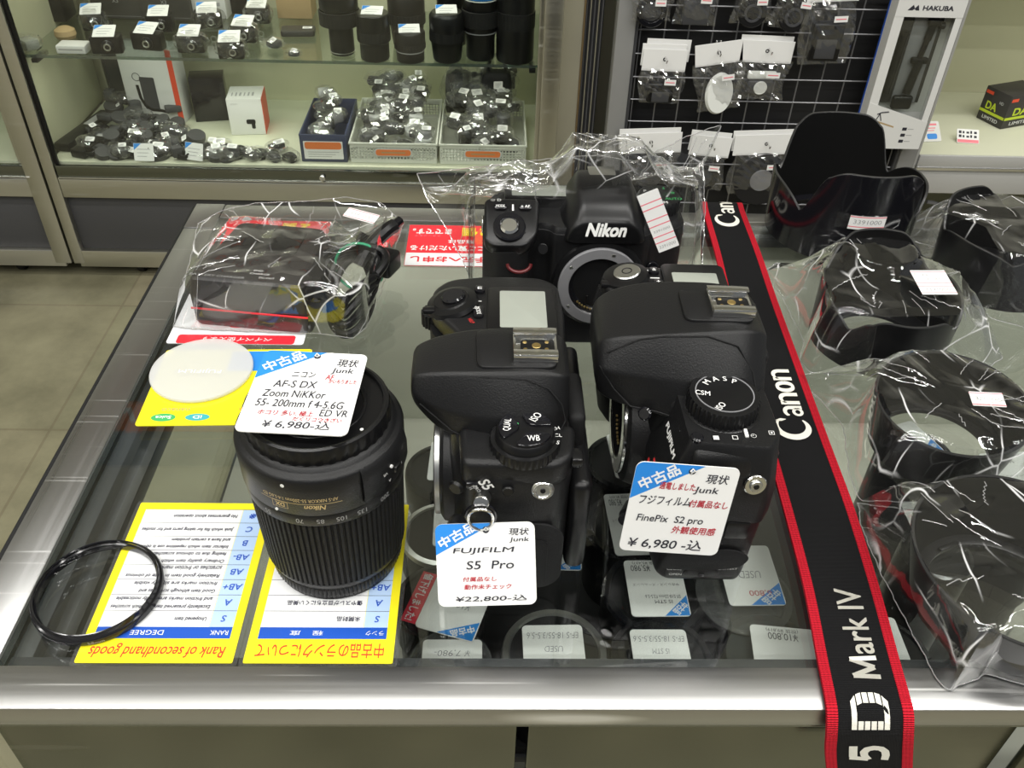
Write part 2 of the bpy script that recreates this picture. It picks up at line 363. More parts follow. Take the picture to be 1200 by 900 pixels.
    def loft(s, secs, mat, M=None, cap=True):
        vs = []; fs = []; n = len(secs[0])
        for q in secs: vs += list(q)
        for i in range(len(secs)-1):
            for k in range(n): fs.append((i*n+k, i*n+(k+1) % n, (i+1)*n+(k+1) % n, (i+1)*n+k))
        if cap: fs += [tuple(range(n))[::-1], tuple(range((len(secs)-1)*n, len(secs)*n))]
        return s.add(vs, fs, mat, M)
    def grid(s, P, mat, M=None, wrap=False):
        """P[i][j] points; wrap closes the j direction."""
        n, k = len(P), len(P[0]); vs = [p for r in P for p in r]; fs = []
        for i in range(n-1):
            for j in range(k if wrap else k-1): fs.append((i*k+j, i*k+(j+1) % k, (i+1)*k+(j+1) % k, (i+1)*k+j))
        return s.add(vs, fs, mat, M)
    def quad(s, x0, y0, x1, y1, z, mat, M=None): return s.add([(x0, y0, z), (x1, y0, z), (x1, y1, z), (x0, y1, z)], [(0, 1, 2, 3)], mat, M)
    def poly(s, pts, z, mat, M=None): return s.add([(p[0], p[1], z) for p in pts], [tuple(range(len(pts)))], mat, M)
    def text(s, t, cx, cy, w, h, mat, M=None, z=0.15, bold=0.0, shear=0.0, rot=0.0, warp=None, space=1.0, align='c'):
        """Lettering fitted to the box w x h (either may be None) about cx, cy in the local plane."""
        v, f, x0, x1, y0, y1 = glyphs(t, min(0.0, bold), shear, space)
        if not v: return s
        bw, bh = max(x1-x0, 1e-6), max(y1-y0, 1e-6)
        sx = w/bw if w else None; sy = h/bh if h else None
        sx = sx or sy; sy = sy or sx
        mx = {'c': (x0+x1)/2, 'l': x0, 'r': x1}[align]; c_, s_ = math.cos(rot), math.sin(rot); out = []
        for p in v:
            x, y = (p[0]-mx)*sx, (p[1]-(y0+y1)/2)*sy
            q = (cx + x*c_ - y*s_, cy + x*s_ + y*c_, z)
            out.append(q)
        k = max(0.0, bold)*0.9     # heavier strokes: the same outline laid down again a hair to each side
        for i, (ox, oy) in enumerate(((0, 0),) if k == 0 else ((k, k), (-k, k), (k, -k), (-k, -k))):
            a, b = ox*sx*c_-oy*sy*s_, ox*sx*s_+oy*sy*c_
            vs = [(q[0]+a, q[1]+b, q[2]+0.035*i) for q in out]; s.add([warp(*q) for q in vs] if warp else vs, f, mat, M)
        return s
    def build(s, name, parent=None, loc=None, rz=0.0, smooth=35.0, sub=0):
        me = bpy.data.meshes.new(name); me.from_pydata([(x*0.001, y*0.001, z*0.001) for x, y, z in s.v], [], s.f)
        for mt in s.mats: me.materials.append(MATS[mt])
        me.polygons.foreach_set('material_index', s.m)
        if smooth: me.polygons.foreach_set('use_smooth', [True]*len(s.f)); me.update(); me.set_sharp_from_angle(angle=math.radians(smooth))
        if s.uv:
            ul = me.uv_layers.new(name='UVMap')
            for lp in me.loops: ul.data[lp.index].uv = s.uv[lp.vertex_index]
        me.update()
        o = bpy.data.objects.new(name, me); C.objects.link(o)
        if parent is not None: o.parent = parent
        if loc is not None: o.location = (loc[0]/1000, loc[1]/1000, loc[2]/1000)
        o.rotation_euler.z = rz
        if sub:
            md = o.modifiers.new('subsurf', 'SUBSURF'); md.levels = sub; md.render_levels = sub
        return o

def thing(name, label, cat, loc, rz=0.0, group=None):
    o = bpy.data.objects.new(name, None); C.objects.link(o); o.empty_display_size = 0.02
    o.location = (loc[0]/1000, loc[1]/1000, loc[2]/1000); o.rotation_euler.z = rz
    return tag(o, label, cat, group)
def tag(o, label, cat, group=None, kind=None):
    o['label'] = label; o['category'] = cat
    if group: o['group'] = group
    if kind: o['kind'] = kind
    return o
def struct(name, mb, smooth=35.0):
    o = mb.build(name, smooth=smooth); o['kind'] = 'structure'; return o
def dup(root, loc, rz=0.0, label=None, scale=None):
    r = root.copy(); C.objects.link(r); r.location = (loc[0]/1000, loc[1]/1000, loc[2]/1000); r.rotation_euler.z = rz
    if label: r['label'] = label
    if scale: r.scale = scale
    for ch in list(root.children):
        c = ch.copy(); C.objects.link(c); c.parent = r
        for g in list(ch.children):
            d = g.copy(); C.objects.link(d); d.parent = c
    return r
# ------------------------------------------------------------------ the room
m = MB(); m.quad(-3200, -2600, 4200, 5200, 0, 'floor_concrete'); struct('floor', m)
m = MB(); m.add([(-3200, -2600, 3000), (4200, -2600, 3000), (4200, 2660, 3000), (-3200, 2660, 3000)], [(3, 2, 1, 0)], 'ceiling_white'); struct('ceiling', m)
m = MB(); m.box((500, 2640, 1500), (7400, 40, 3000), 'wall_pale'); struct('wall_back', m)
m = MB(); m.box((-3220, 30, 1500), (40, 5260, 3000), 'wall_pale'); struct('wall_left', m)
# beige pier between the case and the wire grid, with a worn corner strip and a dark grooved board beside it
m = MB()
m.box((176, 2060, 1350), (54, 60, 2700), 'wall_beige', 2)
m.box((206, 2070, 1350), (7, 40, 2700), 'kraft', 1)
struct('wall_pier', m)
m = MB(); m.box((232, 2085, 1350), (44, 12, 2700), 'dark_grey')
for k in range(5): m.box((214+9*k, 2077, 1350), (3.0, 8, 2700), ('mid_grey', 'wall_beige')[k % 2], 0.6)
struct('trim_1', m)

# shop banner high on the back wall: only its mirror image in the counter glass is in view
t = thing('shop_banner', 'orange and blue-grey shop banner above the cases, mirrored in the counter glass', 'banner', (-1150, 2330, 2592))
q = MB(); q.box((0, 0, 180), (1300, 14, 200), 'banner_blue', 2); q.build('upper_board', t, (0, 0, 0))
q = MB(); q.box((0, -3, 40), (1300, 14, 130), 'orange', 2); q.text('SONY', -180, 24, 380, 62, 'paper', frame((0, -10.5, 0), (1, 0, 0), (0, 0, 1)), 0, bold=.02); q.build('lower_board', t, (0, 0, 0))
for sx in (-500, 500):
    q = MB(); q.box((sx, 12, 303), (6, 6, 210), 'satin_metal'); q.build('hanger', t, (0, 0, 0))
# ------------------------------------------------------------------ the counter in front
CX0, CX1, CY0, CY1 = -237, 760, 201, 644
counter = thing('display_counter', 'scratched steel-framed glass-topped display counter in front, carrying cameras and lens hoods', 'counter', (0, CY0, 0))
def cpart(mb, name, mt=None, **k): return mb.build(name, counter, loc=(0, -CY0, 0), **k)
def rail(name, c, size, mat, bev=1.2):
    q = MB(); q.box(c, size, mat, bev, 2); return cpart(q, name)
rail('front_rail', ((CX0+CX1)/2, 211.5, TOP-6.0), (CX1-CX0, 21, 13), 'steel_x', 1.0)
rail('back_rail', ((CX0+CX1)/2, 633, TOP-6), (CX1-CX0-46.6, 21.6, 13), 'steel_x')
rail('side_rail', (CX0+11.5, 415, TOP-5.9), (23, 380, 13), 'steel_y')
rail('side_rail', (CX1-11.5, 433, TOP-5.9), (23, 421, 13), 'steel_y')
rail('corner_plate', (CX0+11.5, 625, TOP-5.8), (23, 38.5, 13.2), 'steel_x', 0.8)
for cx in (CX0-1.7, CX1+1.7):
    q = MB(); q.box((cx, 422, TOP-7), (3.2, 443, 12), 'black_rubber', 1); cpart(q, 'edge_strip')
q = MB(); q.box(((CX0+CX1)/2, 422, TOP-2.6), (CX1-CX0-46.4, 400, 5), 'counter_glass'); gl = cpart(q, 'glass_top')
q = MB(); q.box((CX0+23.4, 422, TOP-2.2), (1.0, 399, 5), 'glass_edge'); cpart(q, 'glass_edge')
# front skirt below the lip: upper rail, two dark sliding panes and their tracks
q = MB(); q.box(((CX0+CX1)/2, 211, TOP-18), (CX1-CX0-10, 10, 10), 'steel_front', 1); cpart(q, 'sliding_track')
q = MB()
for k in range(4):
    x0 = CX0+12+k*244; q.box((x0+121, 216+(k % 2)*7, TOP-150), (238, 5, 252), 'steel_front', 1)
cpart(q, 'sliding_pane')
q = MB(); q.box(((CX0+CX1)/2, 216, TOP-580), (CX1-CX0-8, 16, 620), 'charcoal_panel', 2); cpart(q, 'front_panel')
for cx in (CX0+6, CX1-6):
    q = MB(); q.box((cx, 422, 342), (10, 436, 650), 'charcoal_panel', 1); cpart(q, 'side_panel')
    q = MB(); q.box((cx, 422, TOP-123), (5, 430, 218), 'case_glass'); cpart(q, 'side_glass')
q = MB(); q.box(((CX0+CX1)/2, 637, 342), (CX1-CX0-22, 8, 650), 'charcoal_panel', 1); cpart(q, 'back_panel')
q = MB(); q.box(((CX0+CX1)/2, 625, TOP-122), (CX1-CX0-22, 5, 212), 'case_back'); cpart(q, 'back_board')
q = MB(); q.box(((CX0+CX1)/2, 427, TOP-215), (CX1-CX0-26, 405, 10), 'case_deck'); cpart(q, 'display_deck')
q = MB()
q.box(((CX0+CX1)/2, 226.5, TOP-10), (CX1-CX0-48, 8, 8), 'dark_grey', 0.8)
q.box(((CX0+CX1)/2, 617, TOP-10), (CX1-CX0-48, 8, 8), 'dark_grey', 0.8)
q.box((CX0+29, 422, TOP-11), (9, 396, 9), 'dark_grey', 0.8)
q.box((CX0+27, 422, TOP-34), (8, 396, 10), 'mid_grey', 1)
q.box((CX0+15, 422, TOP-66), (9, 396, 12), 'black_satin', 1)
cpart(q, 'inner_rail')
q = MB(); q.box((90, 345, TOP-96), (250, 222, 8), 'case_sponge', 1); q.box((90, 345, TOP-102), (254, 226, 6), 'dark_grey', 1); cpart(q, 'lens_tray')

# ------------------------------------------------------------------ the long glass case against the wall
YC = 1920.0
def display_case(name, label, x0, x1, clear_right=True):
    t = thing(name, label, 'display case', ((x0+x1)/2, YC, 0)); ox = (x0+x1)/2
    def p(mb, nm, **k): return mb.build(nm, t, loc=(-ox, -YC, 0), **k)
    yb = YC+430
    def post(cx, cy, w=27):
        q = MB(); q.box((cx, cy, 620), (w, 27, 1150), 'steel_case', 2); p(q, 'corner_post')
    post(x0+14, YC+13); post(x1-20, YC+13, 40); post(x0+14, yb-14); post(x1-14, yb-14)
    q = MB(); q.box((ox, YC+14, 58), (x1-x0-30, 26, 46), 'steel_case', 2); p(q, 'bottom_rail')
    q = MB(); q.box((ox, YC+13, 252), (x1-x0-56, 25, 48), 'steel_case', 2); p(q, 'middle_rail')
    q = MB(); q.box((ox, YC+6, 295), (x1-x0-60, 10, 30), 'steel_front', 2); q.box((ox, YC+2, 280), (x1-x0-60, 8, 3), 'chrome', 0.8); p(q, 'sliding_track')
    q = MB(); q.cyl((ox+52, YC+1, 293), (0, -1, 0), 7, 9, 'chrome', 1, 20); q.box((ox+52, YC-9, 288), (4, 3, 12), 'chrome', 1); p(q, 'lock')
    q = MB(); q.box((ox, YC+20, 155), (x1-x0-54, 8, 150), 'charcoal_panel', 1); p(q, 'lower_panel')
    q = MB(); q.box((ox, YC+220, 305), (x1-x0-30, 400, 14), 'cream_shelf', 1); p(q, 'display_deck')
    q = MB(); q.box((ox, yb-8, 740), (x1-x0-30, 8, 860), 'cream_panel', 1); p(q, 'back_panel')
    for cx in (x0+4, x1-4): q = MB(); q.box((cx, YC+220, 740), (4, 385, 860), 'cream_panel', 0.5); p(q, 'side_panel')
    for cx, mt in ((x0+32, 'black_satin'), (x1-45, 'steel_case')): q = MB(); q.box((cx, YC+12, 740), (10, 8, 860), mt, 1); p(q, 'glass_channel')
    q = MB(); q.box((ox, YC+12, 740), (x1-x0-78, 3, 858), 'case_glass'); p(q, 'front_glass')
    q = MB(); q.box((ox, YC+222, 551), (x1-x0-44, 370, 6), 'shelf_glass'); s = p(q, 'glass_shelf')
    q = MB(); q.box((ox, YC+36.4, 551), (x1-x0-44, 1.6, 6.4), 'glass_edge'); q.build('polished_edge', s)
    q = MB()
    for cx in (x0+46, x1-60): q.box((cx, YC+60, 543), (14, 60, 9), 'black_satin', 1)
    p(q, 'shelf_bracket')
    for cx, cy in ((x0+150, YC+45), (x1-150, YC+45), (x0+150, yb-45), (x1-150, yb-45)):
        q = MB(); q.cyl((cx-9, cy, 21), (1, 0, 0), 21, 18, 'black_rubber', 2, 24); q.cyl((cx-10.2, cy, 21), (1, 0, 0), 12, 20.4, 'mid_grey', 1, 24)
        q.box((cx, cy, 36), (26, 24, 4), 'satin_metal', 1); q.cyl((cx, cy, 36), (0, 0, 1), 8, 8, 'satin_metal', 1, 16); p(q, 'castor')
    return t
display_case('glass_display_case', 'long steel-framed glass case on castors, its shelves filled with lenses and accessories', -1047, 150)
display_case('glass_display_case', 'glass case at the left border, beside the long case of lenses', -2250, -1052)

# ------------------------------------------------------------------ wire grid wall, grey post and shelving on the right
YG = 1900.0
g = thing('wire_grid_panel', 'black wire grid display panel in a grey frame, hung with bagged accessories', 'display grid', (620, YG+40, 0)); go = (-620, -YG-40, 0)
q = MB(); q.box((620, YG+30, 700), (690, 6, 1380), 'grid_back', 0); q.build('back_board', g, go)
for cx in (279, 961):
    q = MB(); q.box((cx, YG+4, 700), (40, 40, 1390), 'grey_post', 3); q.box((cx+(22 if cx < 500 else -22), YG+2, 700), (10, 26, 1390), 'dark_grey', 1); q.build('frame_post', g, go)
q = MB(); q.box((620, YG+4, 30), (642, 40, 40), 'grey_post', 3); q.build('frame_rail', g, go)
for k in range(13):
    q = MB(); q.tube([(312+51.2*k, YG, 50), (312+51.2*k, YG, 1380)], 1.7, 'grid_wire', 6); q.build('upright_wire', g, go)
for k in range(26):
    q = MB(); q.tube([(300, YG-2.5, 55+50*k), (942, YG-2.5, 55+50*k)], 1.7, 'grid_wire', 6); q.build('cross_wire', g, go)

s = thing('shelf_unit', 'pale metal shelf unit with cream shelves beside the boxed tripod', 'shelving', (1500, 1940, 0)); so = (-1500, -1940, 0)
for cx in (1004, 2000):
    q = MB(); q.box((cx, 2150, 700), (22, 420, 1400), 'light_metal', 2); q.build('side_panel', s, so)
q = MB(); q.box((1500, 2350, 700), (980, 8, 1400), 'cream_panel', 1); q.build('back_panel', s, so)
for z in (370, 800):
    q = MB(); q.box((1502, 2140, z-6), (974, 400, 12), 'cream_shelf', 1); sh = q.build('shelf', s, so)
    q = MB(); q.box((1502, 1941, z-16), (974, 12, 30), 'light_metal', 2); q.box((1502, 1936, z-34), (974, 6, 9), 'chrome', 1.5); q.build('front_lip', sh)
q = MB(); q.box((1502, 1946, 300), (974, 12, 62), 'light_metal', 2); q.build('lower_fascia', s, so)
q = MB(); q.tube([(1100+16*k, 1990, 150+70*math.cos(k*0.22)+0.0) for k in range(24)], 5, 'mid_grey', 8)
tag(q.build('power_cable'), 'grey cable sagging in the dark gap under the cream shelf', 'cable')
# ------------------------------------------------------------------ flat things on the counter glass
def flat_card(name, label, cat, mb, loc, rz=0.0, group=None):
    return tag(mb.build(name, loc=loc, rz=rz), label, cat, group)

def rank_card(c, w, h, title, head, rows, label, rz, tsh, lean):
    """Laminated table of grades, printed to be read from the far side of the counter. Local x runs right for that reader."""
    q = MB(); R = Matrix.Rotation(PI, 4, 'Z')
    q.prism(rrect(w+4, h+3, 1.5), 0.0, 0.35, 'laminate', M=R)
    q.prism(rrect(w, h, 0.8), 0.36, 0.7, 'card_yellow', M=R)
    z = 0.72; th = 12.5; x0, x1 = -w/2+4.0, w/2-4.0; yt = h/2-th
    q.text(title, 0, h/2-6.3, w-9, 7.4, 'card_red', R, z+.05, bold=0.008, shear=tsh)
    q.quad(x0, yt-6.2, x1, yt, z, 'card_blue', R)
    xr = x0+11.0
    if head[0]:
        q.text(head[0], x0+5.5, yt-3.1, 8.2, 2.4, 'white_print', R, z+.08, bold=0.0); q.text(head[1], (xr+x1)/2+2, yt-3.1, 15, 2.5, 'white_print', R, z+.08, bold=0.0)
    yb = -h/2+4.5; rh = (yt-6.2-yb)/len(rows); y = yt-6.2
    for i, (rk, lines) in enumerate(rows):
        q.quad(x0, y-rh+0.25, xr-0.2, y, z, 'card_pale', R); q.quad(xr, y-rh+0.25, x1, y, z, 'card_white', R)
        q.quad(x0, y-rh, x1, y-rh+0.25, z+.02, 'card_ink', R)
        q.text(rk, x0+5.2, y-rh/2, None, 3.4, 'card_blue_ink', R, z+.1, bold=0.01, shear=0.15)
        n = len(lines)
        for j, tx in enumerate(lines):
            hh = 2.7
            q.text(tx, xr+2.0, y-rh*(j+0.5)/n if n > 1 else y-rh/2, min(x1-xr-4, len(tx)*(1.12 if lean else 2.7)), hh, 'card_ink', R, z+.1, bold=0.012, shear=lean, align='l')
        y -= rh
    return flat_card('rank_card', label, 'sign card', q, (c[0], c[1], TOP+0.05), rz)
E1 = [('S', ['Unopened item']), ('A', ['Excellently preserved item on which scratches', 'and friction marks are hardly noticeable']), ('AB+', ['Good item although scratches and', 'friction marks are slightly visible']),
      ('AB', ['Relatively good item in spite of obvious', 'scratches or friction marks']), ('AB-', ['Ordinary quality item which has', 'feeling due to obvious scratches or']), ('B', ['Inferior item which repetitive use is obvious', 'and have a certain problem']),
      ('C', ['Junk which fits for taking parts and for studies']), ('※', ['No guarantees about operation'])]
J1 = [('S', ['未開封品']), ('A', ['傷やスレが目立ちにくい美品']), ('AB+', ['わずかにスレがある良上品']), ('AB', ['スレや傷があるが良品']), ('AB-', ['傷や使用感がある並品']), ('B', ['使用感が強く難がある品']), ('C', ['部品取り研究用ジャンク']), ('※', ['動作保証なし'])]
rank_card((-146, 270.5), 69, 95, 'Rank of secondhand goods', ('RANK', 'DEGREE'), E1, 'yellow grading card headed in English, under the thin black ring', 0.0, 0.25, 0.2)
rank_card((-74, 270.5), 66, 95, '中古品のランクについて', ('ランク', '程　度'), J1, 'yellow grading card headed in Japanese, under the upright zoom lens', 0.0, 0.0, 0.0)

# thin black filter ring
c = (tab(48, 695)+tab(192, 695))/2
q = MB(); c.y = 262
q.lathe([(26.3, 0.3), (28.0, 0.0), (29.2, 0.6), (29.4, 3.2), (29.0, 3.9), (28.2, 4.2), (27.6, 6.0), (27.2, 6.2), (26.9, 5.8), (26.9, 4.4), (26.3, 3.8), (26.0, 2.0), (26.3, 0.3)], 'black_gloss', 96)
q.text('58mm', 0, 0, 7, 1.6, 'grey_print', None, warp=lambda x, y, z: ((29.45)*math.sin(x/29.4+0.3), -29.45*math.cos(x/29.4+0.3), 2+y))
tag(q.build('filter_ring', loc=(-182, 260, TOP+0.85)), 'thin black threaded filter ring lying half on the English grading card', 'filter ring')

# translucent disc on the yellow notice, red payment strip, red notices under the far edge
q = MB(); R = Matrix.Rotation(PI, 4, 'Z')
q.prism(rrect(92, 72, 2), 0, 0.4, 'card_yellow', M=R); z = 0.45
q.quad(-30, -34, 4, -14, z, 'tag_blue', R)
q.text('manaca', -18, 22, 15, 2.4, 'orange', R, z+.05); q.text('nanaco', 26, 22, 16, 2.4, 'kraft', R, z+.05)
q.poly(circle(1, 24, 31.5/7.0, 29/3.4), z+.05, 'green_print', R @ Matrix.Diagonal((7.0, 3.4, 1, 1))); q.text('Suica', 31.5, 29, 9, 2.6, 'white_print', R, z+.1, bold=.02)
q.poly(circle(1, 24, 12/7.0, 29/3.0), z+.05, 'teal', R @ Matrix.Diagonal((7.0, 3.0, 1, 1))); q.text('iD', 12, 29, 5, 2.6, 'white_print', R, z+.1, bold=.02)
q.ring((-34, 14, z), (0, 0, 1), 1.0, 1.6, 0.1, 'ink', 20, 0)
flat_card('payment_notice', 'yellow notice with green and teal logos, partly covered by the translucent disc', 'notice', q, (-158, 415, TOP+0.05), 0.03)
q = MB(); q.lathe([(0, 0), (29.5, 0), (30.8, 0.7), (31, 1.8), (30.6, 2.6), (29.4, 3.0), (0, 3.0)], 'soft_clear', 80)
q.text('FUJIFILM', 0, 3, 26, 4, 'frosted', Matrix.Rotation(PI, 4, 'Z'), 3.05)
tag(q.build('translucent_cap', loc=(-177, 428, TOP+0.6)), 'milky translucent round lens cap on the yellow notice', 'lens cap')

q = MB(); q.prism(rrect(88, 58, 2), 0, 0.35, 'card_white', M=R); q.prism(rrect(76, 9.5, 2, cy=24.2, cx=0), 0.36, 0.5, 'sign_red', M=R)
q.text('ペイペイ使えます', 0, 24.2, 46, 4.6, 'white_print', R, 0.55, shear=.1)
q.text('PayPay', 0, 5, 44, 12, 'sign_red', R, 0.45, bold=.02)
flat_card('payment_card', 'white payment card with a red bar, under the bagged charger', 'notice', q, (-164, 486, TOP+0.05))

def red_notice(loc, label, w=78, h=60):
    q = MB(); q.prism(rrect(w+4, h+3, 1.5), 0, 0.3, 'laminate', M=R); q.prism(rrect(w, h, 0.5), 0.31, 0.6, 'sign_red', M=R); z = 0.65
    q.quad(-w/2+0.3, h/2-18, w/2-0.3, h/2-0.3, z, 'card_white', R); q.text('お手元へお申し', 2, h/2-9, w-12, 8, 'sign_red', R, z+.05, bold=.03)
    q.text('一度にご覧いただける', 0, h/2-25, w-6, 7.5, 'white_print', R, z, bold=.02); q.text('商品は', -2, h/2-35, 20, 5.5, 'white_print', R, z, bold=.02)
    q.text('２個', -13, h/2-50, 20, 12, 'sign_yellow', R, z, bold=.06); q.text('までです。', 21, h/2-50, 30, 8, 'white_print', R, z, bold=.02)
    q.text('スタッフまで', 24, h/2-43.5, 20, 2.4, 'pink_line', R, z)
    return flat_card('red_notice', label, 'notice', q, loc)
red_notice((-24, 585, TOP+0.05), 'red and white shop notice lying between the two bags at the back edge')
red_notice((-164, 588, TOP+0.05), 'red and yellow shop notice mostly covered by the bagged charger')

# ------------------------------------------------------------------ price tags
def price_tag(name, label, tl, tr, br, bl, lines, blue=(0.60, 0.37), bluetxt=None, hole=0.50, curve=0.0):
    """Rounded card spanned by its four corners; lines = (text, u, v, w, h, material, rot) in fractions / mm of the card."""
    tl, tr, br, bl = map(Vector, (tl, tr, br, bl)); o = (tl+tr+br+bl)/4
    X = ((tr-tl)+(br-bl))/2; Y = ((tl-bl)+(tr-br))/2; w, h = X.length, Y.length
    M = frame((0, 0, 0), X, Y); q = MB()
    q.prism(rrect(w, h, 3.2, 5), -0.25, 0.25, 'paper', M=M)
    bx, by = blue; n = 5; pts = [(-w/2+3.2+3.2*math.cos(PI-i*PI/2/n), h/2-3.2+3.2*math.sin(PI-i*PI/2/n)) for i in range(n+1)]
    pts = [(-w/2, h/2-by*h)] + pts + [(-w/2+bx*w, h/2)]
    q.poly(pts[::-1], 0.30, 'tag_blue', M)
    ang = math.atan2(by*h, bx*w)
    q.text('中古品', -w/2+bx*w*0.36, h/2-by*h*0.36, w*0.40, h*0.125, 'card_white', M, 0.36, bold=0.03, rot=ang)
    q.ring(M @ Vector((-w/2+hole*w, h/2-3.0, 0.2)), M.to_3x3() @ Vector((0, 0, 1)), 0.7, 1.5, 0.25, 'ink', 16, 0)
    for t, u, v, tw, th, mt in lines: q.text(t, -w/2+u*w, h/2-v*h, tw*w, th*h if th else None, mt, M, 0.40, bold=0.012 if mt == 'ink_red' else 0.006, shear=0.12)
    e = thing(name, label, 'price tag', o); q.build('tag_card', e, (0, 0, 0))
    return e, o, M @ Vector((-w/2+hole*w, h/2-3.0, 0.5))
def string_to(e, o, hole, to, sag=3):
    a = Vector(hole); b = Vector(to)-o; q = MB()
    mid = (a+b)/2 + Vector((2.0, -1, -0.3*sag)); mid2 = (a+b)/2 + Vector((-2.0, -1.5, 0.5*sag))
    for mm in (mid, mid2):
        q.tube([a*(1-t)**2+mm*2*t*(1-t)+b*t*t for t in [k/8 for k in range(9)]], 0.32, 'string', 6)
    q.tube([a+Vector((0, 0, -0.4)), a+Vector((1.0, -0.6, 0.8)), a+Vector((0, -.2, 1.8)), a+Vector((-0.9, -.6, .8)), a+Vector((0, 0, -0.4))], 0.35, 'string', 6)
    q.build('string', e, (0, 0, 0))

# ------------------------------------------------------------------ the upright zoom lens (stands on its front)
LX, LY = -73.5, 287.0
t = thing('zoom_lens', 'black telephoto zoom lens standing on its front end, price tag on its rear cap', 'camera lens', (LX, LY, TOP+0.8))
def gearm(n, d, seg): return lambda i, r, z: r - (d if (i*n*2//seg) % 2 else 0)
q = MB(); q.lathe([(0, 0.2), (26, 0.2), (29.5, 0), (30.3, 0.8), (30.3, 2.2), (29.8, 2.8)], 'black_satin', 96)
q.lathe([(29.8, 2.6), (31.0, 3.0), (31.4, 3.6), (31.4, 8.6), (31.0, 9.2), (30.6, 9.4)], 'black_satin', 288, mod=gearm(96, 0.55, 288))
q.build('focus_ring', t)
q = MB(); q.lathe([(30.6, 9.3), (31.4, 9.6), (32.0, 11.0), (32.6, 12.0), (32.6, 14)], 'black_satin', 96); q.build('front_barrel', t)
q = MB(); n = 84; sg = n*6
def zm(i, r, z):
    ph = i % 6
    return r - (0.9 if ph >= 4 else 0.0)
q.lathe([(32.2, 13.5), (33.0, 13.8), (33.3, 14.6), (34.2, 36), (34.9, 56.2), (34.7, 57.2), (33.9, 57.5)], 'black_rubber', sg, mod=zm); q.build('zoom_grip', t)
q = MB(); q.lathe([(34.2, 57.4), (35.2, 57.7), (35.5, 58.2), (35.6, 64.0), (35.4, 64.5), (34.9, 64.6)], 'black_plastic', 96)
for s_, a in (('55', -0.60), ('70', -0.16), ('85', 0.09), ('105', 0.34), ('135', 0.60), ('200', 0.95)):
    q.text(s_, 0, 0, None, 2.5, 'grey_print', warp=lambda x, y, z, a=a: (35.62*math.sin(-x/35.6+a), -35.62*math.cos(-x/35.6+a), 60.9-y))
q.build('zoom_scale', t)
q = MB(); q.lathe([(34.9, 64.5), (35.8, 64.8), (36.2, 65.4), (36.5, 78.5), (36.6, 84.5), (36.1, 85.8), (35.0, 86.6), (33.8, 86.9), (33.2, 87.4), (32.6, 88.6), (31.2, 89.4), (29.5, 89.6)], 'black_plastic', 128)
W2 = lambda a0, z0, r=36.62: (lambda x, y, z: (r*math.sin(-x/r+a0), -r*math.cos(-x/r+a0), z0-y))
q.text('AF-S NIKKOR 55-200mm 1:4-5.6G ED', 0, 0, 33, 1.9, 'gold_print', warp=W2(-0.12, 74.6))
q.text('Nikon', 0, 0, 9.0, 2.5, 'gold_print', warp=W2(0.06, 70.3, 36.4), bold=.02, shear=.2)
q.text('DX', 0, 0, 4.2, 2.2, 'gold_print', warp=W2(-0.36, 70.3, 36.4), bold=.03)
for k, (x0, x1, y0, y1) in enumerate(((-3.6, 3.6, -1.9, -1.7), (-3.6, 3.6, 1.7, 1.9), (-3.6, -3.4, -1.9, 1.9), (3.4, 3.6, -1.9, 1.9))):
    w_ = W2(-0.36, 70.3, 36.45); v = [(x0+(x1-x0)*i/4, y) for y in (y0, y1) for i in range(5)]
    q.add([w_(x, y, 0) for x, y in v], [(i, i+1, i+6, i+5) for i in range(4)], 'gold_print')
w_ = W2(-0.12, 72.4, 36.5); v = [(-18+36*i/10, y) for y in (-.12, .12) for i in range(11)]; q.add([w_(x, y, 0) for x, y in v], [(i, i+1, i+12, i+11) for i in range(10)], 'gold_print')
for a, z, r_ in ((-0.42, 66.4, 0.7), (-0.28, 82.2, 0.9)):
    q.cyl((36.0*math.sin(a), -36.0*math.cos(a), z), (math.sin(a), -math.cos(a), 0), r_, 0.7, 'white_print', 0, 16)
q.build('rear_barrel', t)
# switch pad on the right of the barrel, raised step round the front half
q = MB(); P = []
for i in range(13):
    a = 0.62+0.85*i/12; P.append([((36.2+dr)*math.sin(a), -(36.2+dr)*math.cos(a), z) for dr, z in ((0, 67.5), (1.4, 68.5), (2.0, 72), (2.0, 80), (1.2, 84.5), (0, 86))])
q.grid(P, 'black_plastic')
for a, z, tx in ((0.92, 77, 'VR'), (0.98, 71.8, 'A'), (1.22, 74, 'M')):
    q.text(tx, 0, 0, None, 1.5, 'white_print', warp=W2(a, z, 38.35))
a = 1.12; q.box((0, 0, 0), (5, 2.4, 3.2), 'black_smooth', 0.6, 2, Matrix.Translation((38.4*math.sin(a), -38.4*math.cos(a), 75.5)) @ Matrix.Rotation(a, 4, 'Z'))
q.cyl((38.2*math.sin(1.02), -38.2*math.cos(1.02), 79), (math.sin(1.02), -math.cos(1.02), 0), 0.8, 0.7, 'white_print', 0, 12)
q.build('switch_pad', t)
q = MB(); q.lathe([(31.0, 89.0), (31.4, 89.4), (31.4, 96.2), (30.8, 97.2), (29.6, 97.6), (28.6, 97.2), (28.2, 95.6), (0, 95.4)], 'black_satin', 150, mod=lambda i, r, z: r-(0.5 if r > 31.2 and (i//2) % 2 else 0))
q.ring((0, 0, 95.4), (0, 0, 1), 20, 21.5, 0.9, 'black_satin', 48, 0.3); q.text('LF-4', 0, 14, 10, 3, 'grey_print', None, 95.6)
q.cyl((26*math.sin(2.2), 26*math.cos(2.2), 95.4), (0, 0, 1), 0.8, 0.3, 'white_print', 0, 12)
q.build('rear_cap', t)
zt = 1003.5
